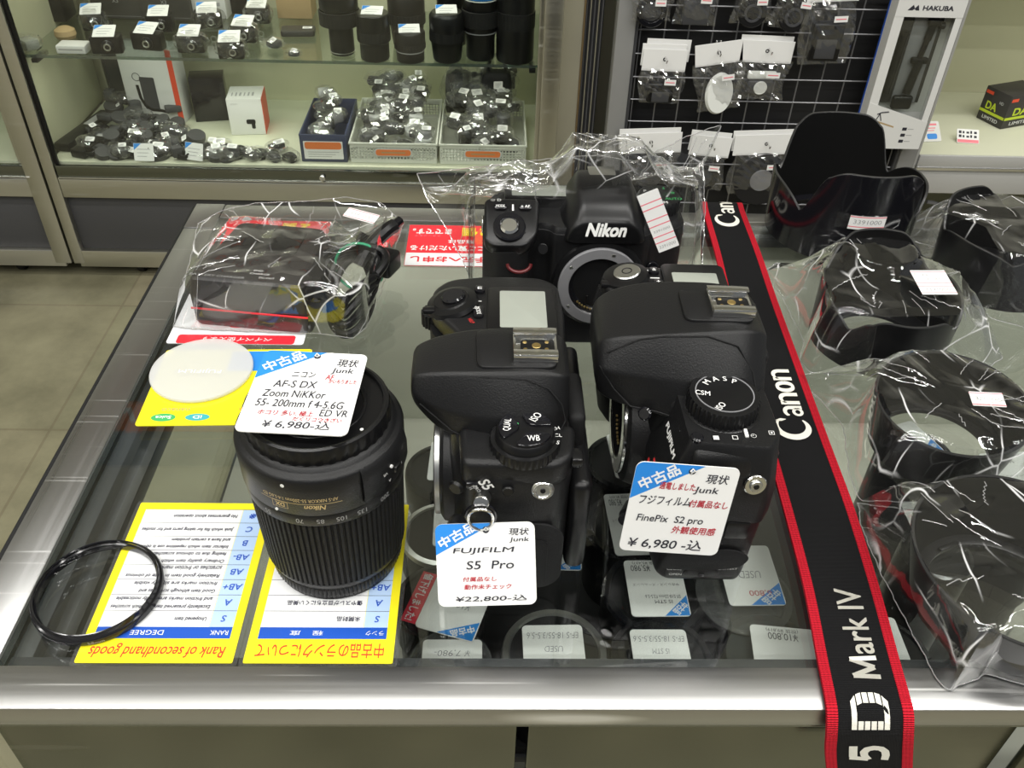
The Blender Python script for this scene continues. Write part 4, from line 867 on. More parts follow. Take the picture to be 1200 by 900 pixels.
# sloping grip head with the release, buttons and pale display behind
Mg = frame((-50, -22, 95), (1, 0, 0), (0, 1, .42))
q = MB(); q.prism(round_poly([(-20, -19), (-14, -24), (8, -24), (16, -14), (18, 14), (-20, 14)], 5), -10, 0, 'black_satin', 2, 3, M=Mg); gh = q.build('grip_head', t)
q = MB(); q.ring(Mg @ Vector((-3, -10, 0)), Mg.to_3x3() @ Vector((0, 0, 1)), 6.5, 11, 2.4, 'black_gloss', 40, .8); q.build('power_ring', gh)
q = MB(); q.cyl(Mg @ Vector((-3, -10, 0)), Mg.to_3x3() @ Vector((0, 0, 1)), 6.2, 3.2, 'chrome', 1.2, 36); q.build('shutter_button', gh)
for x in (-9, 8):
    q = MB(); q.prism(rrect(9, 4.6, 2.2, 5, cx=x, cy=6), 0, 1.8, 'black_gloss', .6, M=Mg); q.text('MODE' if x < 0 else '± AF', x, 6, 6, 2, 'white_print', Mg, 1.9); q.build('deck_button', gh)
q = MB(); q.box((-.5, 6, .2), (1.2, 5, .3), 'white_print', 0, 1, Mg); q.text('⊙ D', -12, 12, 7, 2, 'white_print', Mg, .2); q.build('deck_marking', gh)
q = MB(); q.prism(rrect(52, 20, 3, cx=-30, cy=8), 89, 97, 'black_satin', 1.2); dd = q.build('display_bezel', t)
q = MB(); q.prism(rrect(46, 15, 1.2, cx=-28, cy=8), 97, 97.5, 'lcd_glass', .2); q.build('display_window', dd)
# prism with slanted cheeks
def npr(y, w0, w1, z1): return [(12+a, y, b) for a, b in round_poly([(-w0, 82), (-w0*.86, 92), (-w1, z1), (w1, z1), (w0*.86, 92), (w0, 82)], 3.5, 3)]
q = MB(); q.loft(smooth_loft([npr(-33, 24, 14, 94), npr(-31, 28, 16, 98), npr(-20, 32, 17, 105), npr(-4, 33, 18, 109), npr(12, 32, 18, 109), npr(24, 28, 16, 105)], 4), 'black_satin'); ph = q.build('prism_hump', t)
q = MB(); q.text('Nikon', 12, 0, 27, 8.2, 'white_print', frame((0, -33.0, 92.0), (1, 0, 0), (0, .22, 1)), .9, bold=.035, shear=.28); q.build('maker_lettering', ph)
q = MB(); q.box((12, 12, 108.6), (19, 17, 1.6), 'satin_metal', .5); q.build('hot_shoe', t)
q = MB(); q.lathe([(0, 0), (34, 0), (34, 5), (32, 9), (29, 10)], 'black_satin', 64, axis_to((11, -23, 50), (0, -1, 0))); q.build('mount_housing', t)
lens_mount(t, 11, -34, 50, 29, (0, -1, 0), 'black_gloss', 'mid_grey')
q = MB(); q.tube([(-46+8*math.cos(a), -42.5-2*math.sin(a), 72-5*math.sin(a)) for a in [PI*k/12 for k in range(13)]], 1.2, 'accent_red', 8); q.build('grip_accent', t)
q = MB(); q.lathe([(0, 90), (15, 90), (15.4, 91), (15.4, 97), (14.4, 98.4), (0, 98.6)], 'black_satin', 120, Matrix.Translation((52, 2, 0)), mod=lambda i, r, z: r-(.7 if r > 15.3 and i % 4 < 2 else 0))
for k, s_ in enumerate(('P', 'S', 'A', 'M', 'AUTO', '✿', '♟')): q.text(s_, 52+10.6*math.cos(k*.8+2.6), 2+10.6*math.sin(k*.8+2.6), None, 3, 'green_print' if k > 3 else 'white_print', None, 98.7, rot=0.0)
q.build('mode_dial', t)
button(t, -30, -32, 77, 3.6, (0, -1, .4), 2)
button(t, 48, -26, 62, 4.2, (0, -1, 0), 3, 'black_gloss', 'flash_key')
button(t, 46, -27, 34, 6.5, (0.2, -1, 0), 3, 'black_smooth', 'lens_release')
for x in (-70, 70):
    q = MB(); q.tube([(x+2*(x > 0)-1, 0+5*math.cos(a), 76+5*math.sin(a)) for a in [2*PI*k/18 for k in range(18)]], 1, 'chrome', 8, True); q.build('strap_lug', t)
# ------------------------------------------------------------------ neck strap
def catmull(P, n):
    P = [Vector(p) for p in P]; out = []
    for i in range(len(P)-1):
        a, b, c, d = P[max(i-1, 0)], P[i], P[i+1], P[min(i+2, len(P)-1)]
        for k in range(n):
            t = k/n; out.append((b*2+(c-a)*t+(a*2-b*5+c*4-d)*t*t+(b*3-a-c*3+d)*t**3)*0.5)
    out.append(P[-1]); return out
SW = 37.5
rt = [(213, 672, -22), (210, 663, -4), (208, 652, 3), (206, 632, 4.5), (205, 575, 3), (202, 507, 2), (199, 431, 2), (196.5, 368, 2), (194.5, 315, 2), (190.5, 265, 2), (186, 224, 2.0), (184, 207, 2.4), (183.5, 199.5, 1.0), (185, 195.5, -8), (189, 195, -22), (196, 195, -46), (203, 195, -75)]
lf = [(180, 672, -20), (177, 663, -3), (174.5, 652, 3), (172, 632, 4.5), (170, 575, 3), (165.5, 507, 2), (161.5, 431, 2), (159, 368, 2), (156.5, 315, 2), (153.5, 265, 2), (148.8, 224, 2.0), (146.8, 207, 2.4), (146, 199.5, 1.0), (147, 195.5, -8), (150, 195, -22), (157, 195, -46), (164, 195, -75)]
RT, LF = catmull(rt, 14), catmull(lf, 14)
LEN = [0.0]
for i in range(1, len(RT)): LEN.append(LEN[-1] + ((RT[i]+LF[i])/2-(RT[i-1]+LF[i-1])/2).length)
def strap_at(u, s, h=0.0):
    """u 0..1 from left to right edge, s mm from the far end, h above the webbing."""
    s = max(0, min(LEN[-1]-1e-3, s)); i = next(k for k in range(len(LEN)-1) if LEN[k+1] >= s); f = (s-LEN[i])/(LEN[i+1]-LEN[i])
    L = LF[i].lerp(LF[i+1], f); R_ = RT[i].lerp(RT[i+1], f); t_ = ((RT[i+1]+LF[i+1])-(RT[i]+LF[i])).normalized(); x = (R_-L).normalized(); n = t_.cross(x)*-1
    if n.z < 0 and abs(n.z) > abs(n.y)*0.2: n = -n
    if abs(n.z) <= abs(n.y)*0.2 and (n.y > 0) == (s > 200): n = -n
    return L.lerp(R_, u) + n*h
def strap_band(u0, u1, h0, h1, mat, ss=None):
    q = MB(); q.uv = []; P = []; ss = ss or LEN
    us = [u0+(u1-u0)*k/8 for k in range(9)]
    for s_ in ss:
        row = [strap_at(u, s_, h1) for u in us] + [strap_at(u, s_, h0) for u in us[::-1]]
        P.append(row); q.uv += [(u*SW/1000*10, s_/1000) for u in us+us[::-1]]
    q.grid(P, mat, wrap=True); return q
st = thing('neck_strap', 'long black woven neck strap with red edges, running over the counter and off its front', 'camera strap', (175, 430, TOP)); so_ = (-175, -430, 0)
strap_band(0.11, 0.89, -0.2, 1.3, 'strap_black').build('webbing', st, so_, smooth=60)
strap_band(0.0, 0.125, -0.3, 1.6, 'strap_red').build('red_edging', st, so_, smooth=60)
strap_band(0.875, 1.0, -0.3, 1.6, 'strap_red').build('red_edging', st, so_, smooth=60)
def strap_warp(s0):   # reading runs from the near end to the far end, letter tops to the left
    return lambda x, y, z: strap_at(0.5 - y/SW, s0 - x, 1.45+z)
def stroke(q, pts, ws, mat, warp, z=0.25):
    """A calligraphic stroke: centre line and widths, in the plane of the lettering."""
    P = []; w2 = []
    for i in range(len(pts)-1):
        m_ = max(1, int(math.dist(pts[i], pts[i+1])/1.1))
        for k in range(m_): f = k/m_; P.append(Vector((pts[i][0]*(1-f)+pts[i+1][0]*f, pts[i][1]*(1-f)+pts[i+1][1]*f))); w2.append(ws[i]*(1-f)+ws[i+1]*f)
    P.append(Vector(pts[-1][:2])); w2.append(ws[-1]); ws = w2; a = []; b = []
    for i, p in enumerate(P):
        t_ = (P[min(i+1, len(P)-1)]-P[max(i-1, 0)]).normalized(); n = Vector((-t_.y, t_.x)); a.append(p+n*ws[i]/2); b.append(p-n*ws[i]/2)
    k = len(P); q.add([warp(v.x, v.y, z) for v in a+b], [(i, i+1, k+i+1, k+i) for i in range(k-1)], mat)
def canon(q, cx, h, warp, mat='thread'):
    """The red-and-black strap's embroidered maker name, letter by letter, h = height of the capital."""
    k = h; x = cx
    C_ = [(0.52*k*math.cos(a)*0.92+0.5*k, 0.5*k*math.sin(a)) for a in [math.radians(52+i*(310-52)/28) for i in range(29)]]
    w_ = [k*(0.05+0.20*math.sin(PI*(i/28))**0.8) for i in range(29)]
    xx = -1.62*k + cx
    stroke(q, [(p[0]+xx, p[1]) for p in C_], w_, mat, warp)
    stroke(q, [(xx+.80*k, .46*k), (xx+.84*k, .30*k), (xx+.86*k, .14*k)], [.05*k, .13*k, .02*k], mat, warp)
    xh = 0.62*k; yb = -0.5*k; x = xx+0.98*k
    def n_(x):
        stroke(q, [(x+.09*k, yb), (x+.09*k, yb+xh)], [.17*k, .17*k], mat, warp)
        arc = [(x+.30*k+.21*k*math.cos(a), yb+xh-.24*k+.20*k*math.sin(a)) for a in [math.radians(165-i*16.5) for i in range(11)]]
        stroke(q, arc+[(x+.51*k, yb)], [.05*k+.12*k*min(1, i/8) for i in range(11)]+[.17*k], mat, warp); return x+.64*k
    def o_(x, w):
        o = [(x+w/2+(w/2-.08*k)*math.cos(a), yb+xh/2+(xh/2-.05*k)*math.sin(a)) for a in [2*PI*i/28 for i in range(29)]]
        stroke(q, o, [.10*k+.09*k*abs(math.cos(2*PI*i/28)) for i in range(29)], mat, warp); return x+w+.05*k
    # a: bowl below, hook over the top, stem on the right
    stroke(q, [(x+.06*k, yb+xh*.80)]+[(x+.25*k+.20*k*math.cos(a), yb+xh-.20*k+.16*k*math.sin(a)) for a in [math.radians(150-i*15) for i in range(11)]]+[(x+.45*k, yb)], [.06*k]+[.10*k+.06*k*i/10 for i in range(11)]+[.17*k], mat, warp)
    o = [(x+.23*k+.15*k*math.cos(a), yb+.17*k+.13*k*math.sin(a)) for a in [2*PI*i/20 for i in range(21)]]; stroke(q, o, [.10*k]*21, mat, warp)
    x = n_(x+.60*k); x = o_(x, .56*k); n_(x)
q = MB(); canon(q, 0, 18.5, strap_warp(286)); q.build('maker_lettering', st, so_, smooth=0); q = MB(); canon(q, 0, 18.5, strap_warp(42)); q.build('maker_lettering', st, so_, smooth=0)
q = MB(); wp = strap_warp(449)
q.text('ark IV', 7.5, -1.8, 36, 12.2, 'thread', None, 0.55, bold=.012, warp=wp)
for a_, b_ in (((-22.5, -7.9), (-21.9, 4.3)), ((-21.9, 4.3), (-17.6, -6.2)), ((-17.6, -6.2), (-13.3, 4.3)), ((-13.3, 4.3), (-12.7, -7.9))): stroke(q, [a_, b_], [2.3, 2.3], 'thread', wp, .5); q.build('model_lettering', st, so_, smooth=0)
# the striped D and its 5
q = MB(); wp = strap_warp(492); H, D_ = 17.0, 15.0
def dx_out(y): return D_*(1-max(0, (abs(y)/(H/2))-0.25)**2.4*0.62)
for i in range(6):
    y0 = -H/2+i*H/6+0.28; y1 = -H/2+(i+1)*H/6-0.28; ym = (y0+y1)/2; n = 5
    def strip(xa, xb):
        v = []
        for j in range(n):
            f = j/(n-1); v += [wp(xa(y0)+(xb(y0)-xa(y0))*f, y0, .25), wp(xa(y1)+(xb(y1)-xa(y1))*f, y1, .25)]
        q.add(v, [(2*j, 2*j+2, 2*j+3, 2*j+1) for j in range(n-1)], 'thread')
    if i in (0, 5): strip(lambda y: -2.0, lambda y: dx_out(y)-2.0)
    else: strip(lambda y: -2.0, lambda y: 2.0); strip(lambda y: dx_out(y)-6.8, lambda y: dx_out(y)-2.0)
wp2 = strap_warp(512)
stroke(q, [(6.8, 7.0), (-3.0, 7.0)], [3.6, 3.6], 'thread', wp2); stroke(q, [(-3.4, 8.6), (-4.6, 0.6)], [3.2, 3.2], 'thread', wp2)
stroke(q, [(-4.9, 0.2), (-1.5, 2.2), (1.5, 2.4), (4.2, 1.0), (5.4, -1.8), (4.8, -4.8), (2.2, -6.7), (-1.2, -7.0), (-5.4, -6.4)], [2.6, 3.3, 3.5, 3.7, 3.9, 3.7, 3.5, 3.4, 3.2], 'thread', wp2)
q.build('numeral_lettering', st, so_, smooth=0)

# ------------------------------------------------------------------ lens hoods
def hood(name, label, loc, Rb, Rt, hf, th=1.8, hole=None, tilt=(0, 0), rz=0.0, steps=None, n=160, sticker=None, mat='black_satin'):
    """Flared tube whose upper edge follows hf(angle); hole = inner radius of the bayonet floor."""
    t = thing(name, label, 'lens hood', loc, rz); T = Matrix.Rotation(tilt[0], 4, 'X') @ Matrix.Rotation(tilt[1], 4, 'Y')
    def pt(a, f, off): 
        h = hf(a)*f; k = h/max(hf(x*PI/8) for x in range(16)); r = Rb+(Rt-Rb)*k-off; return T @ Vector((r*math.cos(a), r*math.sin(a), h))
    A = [2*PI*i/n for i in range(n)]; F = [i/12 for i in range(13)]
    q = MB(); q.grid([[pt(a, f, 0) for a in A] for f in F], mat, wrap=True)
    q.grid([[pt(a, f, th) for a in A] for f in F[::-1]], 'hood_inside', wrap=True); q.build('hood_shell', t, (0, 0, 0))
    q = MB(); q.grid([[pt(a, 1, o)+Vector((0, 0, dz)) for a in A] for o, dz in ((-0.05, -0.3), (0.25, 0.25), (th-.25, .25), (th+.05, -.3))], 'rim_grey', wrap=True); q.build('rim', t, (0, 0, 0))
    if hole:
        q = MB(); q.lathe([(Rb-.3, 0), (Rb-.3, 3.2), (hole+2, 3.2), (hole, 2.6), (hole, 0.2), (Rb-.3, 0)], mat, 96, T)
        for k in range(3):
            a = k*2*PI/3+.4; q.box((0, 0, 0), (12, 2.4, 1.6), mat, .5, 2, T @ Matrix.Rotation(a, 4, 'Z') @ Matrix.Translation((0, hole+.2, 4)))
        q.build('bayonet_ring', t, (0, 0, 0))
    return t
def petal(lo, sh, nt):
    def f(a):
        b = abs(((a+PI/2) % PI)-PI/2)          # 0 at the sides, pi/2 front and back
        if b > 0.98: return lo - 3*(1-min(1, (b-.98)/.25))**2*2
        if b > 0.66: k = (b-.66)/.32; return nt+(lo-6-nt)*k*k*(3-2*k)
        k = b/.66; return sh-(sh-nt)*k**3
    return f
def sticker(parent, corners, lines, txt, loc, off=(0, 0, 0), name='price_sticker', ink='grey_print'):
    tl, tr, br, bl = [Vector(c)-Vector(loc) for c in corners]; X = ((tr-tl)+(br-bl))/2; Y = ((tl-bl)+(tr-br))/2
    M = frame((tl+tr+br+bl)/4+Vector(off), X, Y); w, h = X.length, Y.length; q = MB(); q.prism(rrect(w, h, .5, 2), -.12, .12, 'paper', M=M)
    for v in lines: q.quad(-w/2, h/2-v*h-.35, w/2, h/2-v*h+.35, .16, 'pink_line', M)
    for s_, u, v, tw, th_ in txt: q.text(s_, -w/2+u*w, h/2-v*h, tw*w, th_*h, ink, M, .2, shear=.1)
    return q.build(name, parent, (0, 0, 0))
BH = (276, 620, TOP+0.6)
t = hood('petal_hood', 'large glossy black petal-shaped lens hood standing open at the back of the counter', BH, 55, 59, petal(73, 47, 34), 2.0, 44, rz=-0.03, mat='black_gloss')
q = MB(); wp = lambda x, y, z: ((58.0+z)*math.sin(x/57.5-.02), -(58.0+z)*math.cos(x/57.5-.02), 37+y)
def wquad(q, x0, y0, x1, y1, z, mat, n=8):
    v = [wp(x0+(x1-x0)*i/n, y, z) for y in (y0, y1) for i in range(n+1)]; q.add(v, [(i, i+1, n+2+i, n+1+i) for i in range(n)], mat)
wquad(q, -13, -5.4, 13, 5.4, .35, 'paper'); wquad(q, -13, -3.7, 13, -3.0, .45, 'pink_line'); wquad(q, -13, 4.2, 13, 4.9, .45, 'pink_line')
q.text('3391000', 0, .7, 20, 3.4, 'grey_print', None, .5, warp=wp); q.build('price_sticker', t, (0, 0, 0))
q = MB(); wquad(q, -22, -5.6, 26, 6.2, .12, 'bag_film'); q.build('clear_tape', t, (0, 0, 0))

HD = [((258, 470, TOP+1), 43, 45, lambda a: petal(50, 40, 33)(a)+9*math.sin(a), 27, 'black petal lens hood inside the clear bag directly in front of the large open hood', 0.0),
      ((257, 366, TOP+1), 36, 42, lambda a: 34+4*math.cos(a-.9), 29.5, 'round black lens hood in the middle clear bag, its open ring showing a tag below', 0.0),
      ((247, 257, TOP+1), 41, 51, lambda a: 33+3*math.sin(a), 34, 'wide black lens hood in the clear bag overhanging the front edge of the counter', 0.0),
      ((372, 548, TOP+1), 44, 47, petal(52, 42, 36), 27, 'black lens hood in the bag cut by the right side, behind the others', 0.5)]
for loc, rb, rt_, hf, ho, lab, rz in HD: hood('lens_hood', lab, loc, rb, rt_, hf, 1.8, ho, rz=rz)

# ------------------------------------------------------------------ clear plastic bags draped over what they hold
def drape(name, label, outline, centre, obs, seed, nA=180, nR=64, wr=2.2, loc=None, seam=0.28, sag=0.0, iters=420, parts=None, lift=0.7, facets=9, creases=22):
    """Film stretched over obs(x, y): a membrane relaxed between its own outline and what lies beneath, then creased."""
    rnd = random.Random(seed); P = [Vector(p) for p in outline]; n = len(P); B = []
    seg = [(P[(i+1) % n]-P[i]).length for i in range(n)]; tot = sum(seg)
    for k in range(nA):
        s_ = tot*k/nA; i = 0
        while s_ > seg[i]: s_ -= seg[i]; i += 1
        f = s_/seg[i]; a, b = P[i], P[(i+1) % n]; B.append(a.lerp(b, f))
    B = np.array([b[:] for b in B]); c = np.array(centre[:2])
    tt = np.linspace(0.02, 1, nR)[:, None]
    X = c[0]+(B[None, :, 0]-c[0])*tt; Y = c[1]+(B[None, :, 1]-c[1])*tt
    O = np.array([[obs(X[i, j], Y[i, j]) for j in range(nA)] for i in range(nR)])+lift+TOP
    Z = np.maximum(O, TOP+1+(B[None, :, 2]-TOP-1)*tt**2); Z[-1] = B[:, 2]
    for it in range(iters):
        A = (np.roll(Z, 1, 1)+np.roll(Z, -1, 1))*0.3; I = np.empty_like(Z); I[1:-1] = (Z[:-2]+Z[2:])*0.2; I[0] = Z[1]*0.2+Z[0].mean()*0.2; I[-1] = 0
        N = A+I-sag; N[-1] = B[:, 2]; Z = np.maximum(N, np.where(tt < 1, O, -1e9)); Z[-1] = B[:, 2]
    fold = np.zeros_like(Z); 
    for k in range(facets):
        a = rnd.uniform(0, PI); lam = rnd.uniform(9, 34); ph = rnd.random(); u = (X*math.cos(a)+Y*math.sin(a)+0.35*Z*math.sin(a*3))/lam+ph
        # the fold only shows in a patch
        px, py = c[0]+(rnd.random()-.5)*np.ptp(B[:, 0])*.9, c[1]+(rnd.random()-.5)*np.ptp(B[:, 1])*.9
        wgt = np.exp(-((X-px)**2+(Y-py)**2)/(2*(rnd.uniform(14, 34))**2))
        fold += np.abs((u % 1)-.5)*2*wgt*lam/26
    env = np.clip((1-tt)*5, 0.12, 1)
    Z = Z+fold*wr*env*0.45
    # long pinched creases running from what is held out towards the hem
    lines = []; JJ = np.arange(nA)[None, :]; II = np.arange(nR)[:, None]
    for k in range(creases):
        i0 = int(nR*rnd.uniform(.18, .62)); i1 = int(min(nR-2, i0+nR*rnd.uniform(.15, .55))); j0 = rnd.uniform(0, nA); dj = rnd.gauss(0, nA*.035); am = rnd.uniform(.1, .5)
        jc = j0+dj*(II-i0)/max(1, i1-i0); d = (JJ-jc+nA/2) % nA-nA/2; w_ = np.where((II >= i0) & (II <= i1), np.sin(np.clip((II-i0)/max(1, i1-i0), 0, 1)*PI)**.5, 0)
        Z += am*np.exp(-(np.abs(d)/1.1))*w_
        lines.append([(i, int(round(j0+dj*(i-i0)/max(1, i1-i0))) % nA) for i in range(i0, i1+1)])
    jit = np.sin(np.arange(nA)*0.9+seed)*0.6+np.sin(np.arange(nA)*2.3)*0.4
    X[-1] += jit*0.5; Y[-1] -= jit*0.5
    loc = loc or (c[0], c[1], TOP); L = Vector(loc)
    t = thing(name, label, 'plastic bag', loc)
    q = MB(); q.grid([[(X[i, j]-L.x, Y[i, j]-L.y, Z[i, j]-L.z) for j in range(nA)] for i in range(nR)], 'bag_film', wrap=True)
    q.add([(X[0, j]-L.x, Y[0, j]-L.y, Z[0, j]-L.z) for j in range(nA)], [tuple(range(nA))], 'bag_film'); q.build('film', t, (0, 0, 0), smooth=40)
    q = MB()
    for ln in lines: q.tube([(X[i, j]-L.x, Y[i, j]-L.y, Z[i, j]-L.z+.12) for i, j in ln], .22, 'seam_and_glint', 5)  # pale tubes laid on the folds as painted highlight streaks
    q.build('crease_glint', t, (0, 0, 0))
    q = MB(); q.tube([(X[-1, j]-L.x, Y[-1, j]-L.y, Z[-1, j]-L.z+.1) for j in range(nA)], seam, 'seam_and_glint', 6, True); q.build('seam', t, (0, 0, 0))
    def zat(x, y):
        d = (X-x)**2+(Y-y)**2; return float(Z.flat[int(np.argmin(d))])
    return t, L, zat
def out_tab(pts): return [onz(p[0], p[1], TOP+(p[2] if len(p) > 2 else 1.2)) for p in pts]
def hood_obs(*hs):
    return lambda x, y: max((h if (x-cx)**2+(y-cy)**2 < r*r else 0) for cx, cy, r, h in hs)
# over the petal hood in front of the big one
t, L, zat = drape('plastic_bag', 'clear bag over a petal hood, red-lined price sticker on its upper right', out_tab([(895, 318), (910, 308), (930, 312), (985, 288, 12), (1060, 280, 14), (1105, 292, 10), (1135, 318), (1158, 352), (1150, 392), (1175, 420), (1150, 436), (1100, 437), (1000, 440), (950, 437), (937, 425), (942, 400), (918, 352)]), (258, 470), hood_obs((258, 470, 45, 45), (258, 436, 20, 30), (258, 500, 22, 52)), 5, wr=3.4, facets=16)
sticker(t, [onz(1068, 318, TOP+56), onz(1109, 316, TOP+56), onz(1120, 346, TOP+53), onz(1079, 344, TOP+53)], (.06, .52, .66, .93), [('PS1 KA', .25, .2, .4, .16), ('7K 1,870', .55, .38, .5, .14), ('3391000', .5, .80, .72, .14)], L)
t, L, zat = drape('plastic_bag', 'clear bag at the right border holding a hood, no sticker visible', out_tab([(1042, 272), (1085, 256), (1140, 252, 20), (1205, 250, 30), (1290, 280, 10), (1300, 360), (1215, 388), (1163, 374), (1140, 356), (1128, 330), (1070, 308)]), (372, 548), hood_obs((372, 548, 47, 46)), 9, wr=3.0, facets=14)
t, L, zat = drape('plastic_bag', 'clear bag around the round hood, small red-lined sticker at its upper right edge', out_tab([(930, 440), (985, 434), (1040, 436), (1130, 440), (1185, 450), (1232, 500), (1238, 560), (1185, 592), (1120, 586), (1080, 589), (1008, 587), (996, 560), (988, 500), (962, 470)]), (257, 366), hood_obs((257, 366, 42, 37)), 12, wr=3.0, facets=15)
sticker(t, [onz(1132, 459, TOP+41), onz(1170, 461, TOP+41), onz(1184, 477, TOP+39), onz(1143, 475, TOP+39)], (.08, .9), [('3391000', .5, .45, .7, .26)], L)
t, L, zat = drape('plastic_bag', 'clear bag around the wide hood, its corner hanging over the front steel edge', out_tab([(1005, 590), (1060, 597), (1130, 600), (1200, 592), (1300, 600), (1345, 700), (1300, 830), (1190, 800), (1155, 790), (1112, 810), (1100, 800), (1072, 748), (1032, 672), (1010, 620)]), (247, 257), hood_obs((247, 257, 51, 35)), 17, wr=3.0, facets=14)
# over the reflex camera: the back edge of the bag stands up in the air
def nk_obs(x, y):
    dx, dy = x-NK[0], y-NK[1]; h = 0
    if -71 < dx < 70 and -29 < dy < 20: h = 90
    if -71 < dx < -36 and -42 < dy < 10: h = 84 + (dy+42)*0.38
    if abs(dx-12) < 31 and -31 < dy < 22: h = max(h, 100)
    if abs(dx-12) < 21 and -12 < dy < 22: h = 119
    if (dx-52)**2+(dy-2)**2 < 17**2: h = max(h, 99)
    return h
bo = [ony(489, 204, 515), ony(500, 232, 505), ony(522, 266, 490), ony(548, 318, 470), onz(556, 366, TOP+1), onz(610, 380, TOP+1), onz(662, 384, TOP+1), onz(704, 382, TOP+1), onz(770, 374, TOP+1), onz(808, 352, TOP+1), ony(822, 318, 478), ony(826, 250, 498), ony(824, 190, 512), ony(845, 147, 520), ony(806, 160, 522), ony(770, 178, 522), ony(745, 190, 524), ony(700, 182, 526), ony(640, 187, 526), ony(560, 196, 526)]
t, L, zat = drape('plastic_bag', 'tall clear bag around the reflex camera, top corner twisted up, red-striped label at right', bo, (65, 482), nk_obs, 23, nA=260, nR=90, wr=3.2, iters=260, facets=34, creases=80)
sticker(t, [ony(752, 228, 446), ony(777, 218, 446), ony(788, 289, 442), ony(765, 298, 442)], (.17, .27, .45, .56, .74, .84), [('3391000', .5, .92, .8, .05), ('3391000', .5, .65, .8, .04)], L, off=(0, -2, 1))

# ------------------------------------------------------------------ bagged battery charger
CH = (-150, 511, TOP+1)
t = thing('battery_charger', 'black-brown battery charger with its cable, in the clear bag at the left back', 'charger', CH, -0.13)
q = MB(); q.loft([[(x, y, z) for x, y in round_poly(o, 5)] for o, z in (([(-39, -38), (39, -38), (37, 40), (-36, 40)], 0), ([(-40, -39), (40, -39), (37, 41), (-37, 41)], 3), ([(-40, -39), (40, -39), (34, 41), (-35, 41)], 22), ([(-38, -37), (38, -37), (30, 38), (-31, 38)], 34), ([(-36, -35), (36, -35), (28, 36), (-29, 36)], 35.5))], 'charger_brown'); cb = q.build('charger_body', t)
q = MB(); q.box((0, -40.2, 14), (78, 1, 1.2), 'sign_red', .3); q.build('red_line', t)
q = MB(); Mt = frame((-6, -33, 35.7), (1, 0, 0), (0, 1, .02)); q.text('BATTERY CHARGER', -14, 0, 36, 2.2, 'grey_print', Mt); q.text('CHARGE', 12, 6, 13, 1.8, 'white_print', Mt); q.text('END', 10, 9.5, 6, 1.8, 'white_print', Mt); q.text('DC-OUT', 18, 2, 10, 1.8, 'white_print', Mt); q.build('charger_lettering', t)
q = MB(); q.prism(rrect(46, 30, 3, cx=-2, cy=14), 35.3, 36.6, 'black_smooth', .6); q.build('battery_plate', t)
cc = thing('charger_cable', 'black power cord folded up and held by a green rubber band, in the charger bag', 'cable', (-96, 506, TOP+1)); q = MB()
for k in range(4):
    pts = []
    for i in range(60):
        a = 2*PI*i/60; pts.append((2+(17+2*k)*math.cos(a)*.8+3*k*math.sin(2*a), -4+(34-2*k)*math.sin(a), 4+5.5*k+4*math.sin(a*1+.5*k)+9*(math.sin(a) > 0)*math.sin(a)))
    q.tube(pts, 2.9, 'black_satin', 8, True)
q.build('cord', cc, (0, 0, 0))
q = MB(); P = catmull([(6, 18, 18), (12, 26, 27), (22, 38, 33), (28, 46, 34)], 6); q.tube(P, 5.2, 'black_satin', 10); q.tube([P[-1], P[-1]+Vector((4, 6, 1))], 3.4, 'black_gloss', 10); q.build('connector', cc, (0, 0, 0))
q = MB(); q.box((0, 0, 0), (14, 20, 15), 'black_satin', 3, 3, Matrix.Translation((24, 24, 17)) @ Matrix.Rotation(-.4, 4, 'Z')); 
for k in range(6): q.ring(Vector((14-2*k, 36+2*k, 24)), (-.6, .7, .1), 2, 4.2, 1.2, 'black_satin', 14, .3)
q.build('plug', cc, (0, 0, 0))
q = MB(); q.tube([(6+17*math.cos(a), 18+3*math.sin(a), 17+17*math.sin(a)) for a in [2*PI*k/32 for k in range(32)]], 1.2, 'rubber_band', 8, True, flat=.8)
tag(q.build('rubber_band', loc=(-96, 506, TOP+1)), 'green rubber band looped around the folded power cord', 'rubber band')
def ch_obs(x, y):
    dx, dy = x-CH[0], y-CH[1]; a = .13; u, v = dx*math.cos(a)-dy*math.sin(a), dx*math.sin(a)+dy*math.cos(a); h = 0
    if abs(u) < 38 and -39 < v < 40: h = 37.5
    if ((x+94)/22)**2+((y-502)/36)**2 < 1: h = max(h, 32)
    if ((x+74)/16)**2+((y-540)/20)**2 < 1: h = max(h, 39)
    return h
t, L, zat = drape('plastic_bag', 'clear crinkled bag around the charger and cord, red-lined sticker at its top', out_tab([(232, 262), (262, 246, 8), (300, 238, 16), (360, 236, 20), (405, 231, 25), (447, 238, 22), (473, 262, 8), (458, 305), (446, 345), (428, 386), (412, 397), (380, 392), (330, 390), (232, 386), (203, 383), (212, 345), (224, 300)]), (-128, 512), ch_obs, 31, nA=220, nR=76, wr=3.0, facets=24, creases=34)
sticker(t, [onz(407, 243, TOP+44), onz(443, 252, TOP+44), onz(440, 263, TOP+42), onz(404, 253, TOP+42)], (.1, .9), [('3391000', .5, .5, .7, .4)], L)
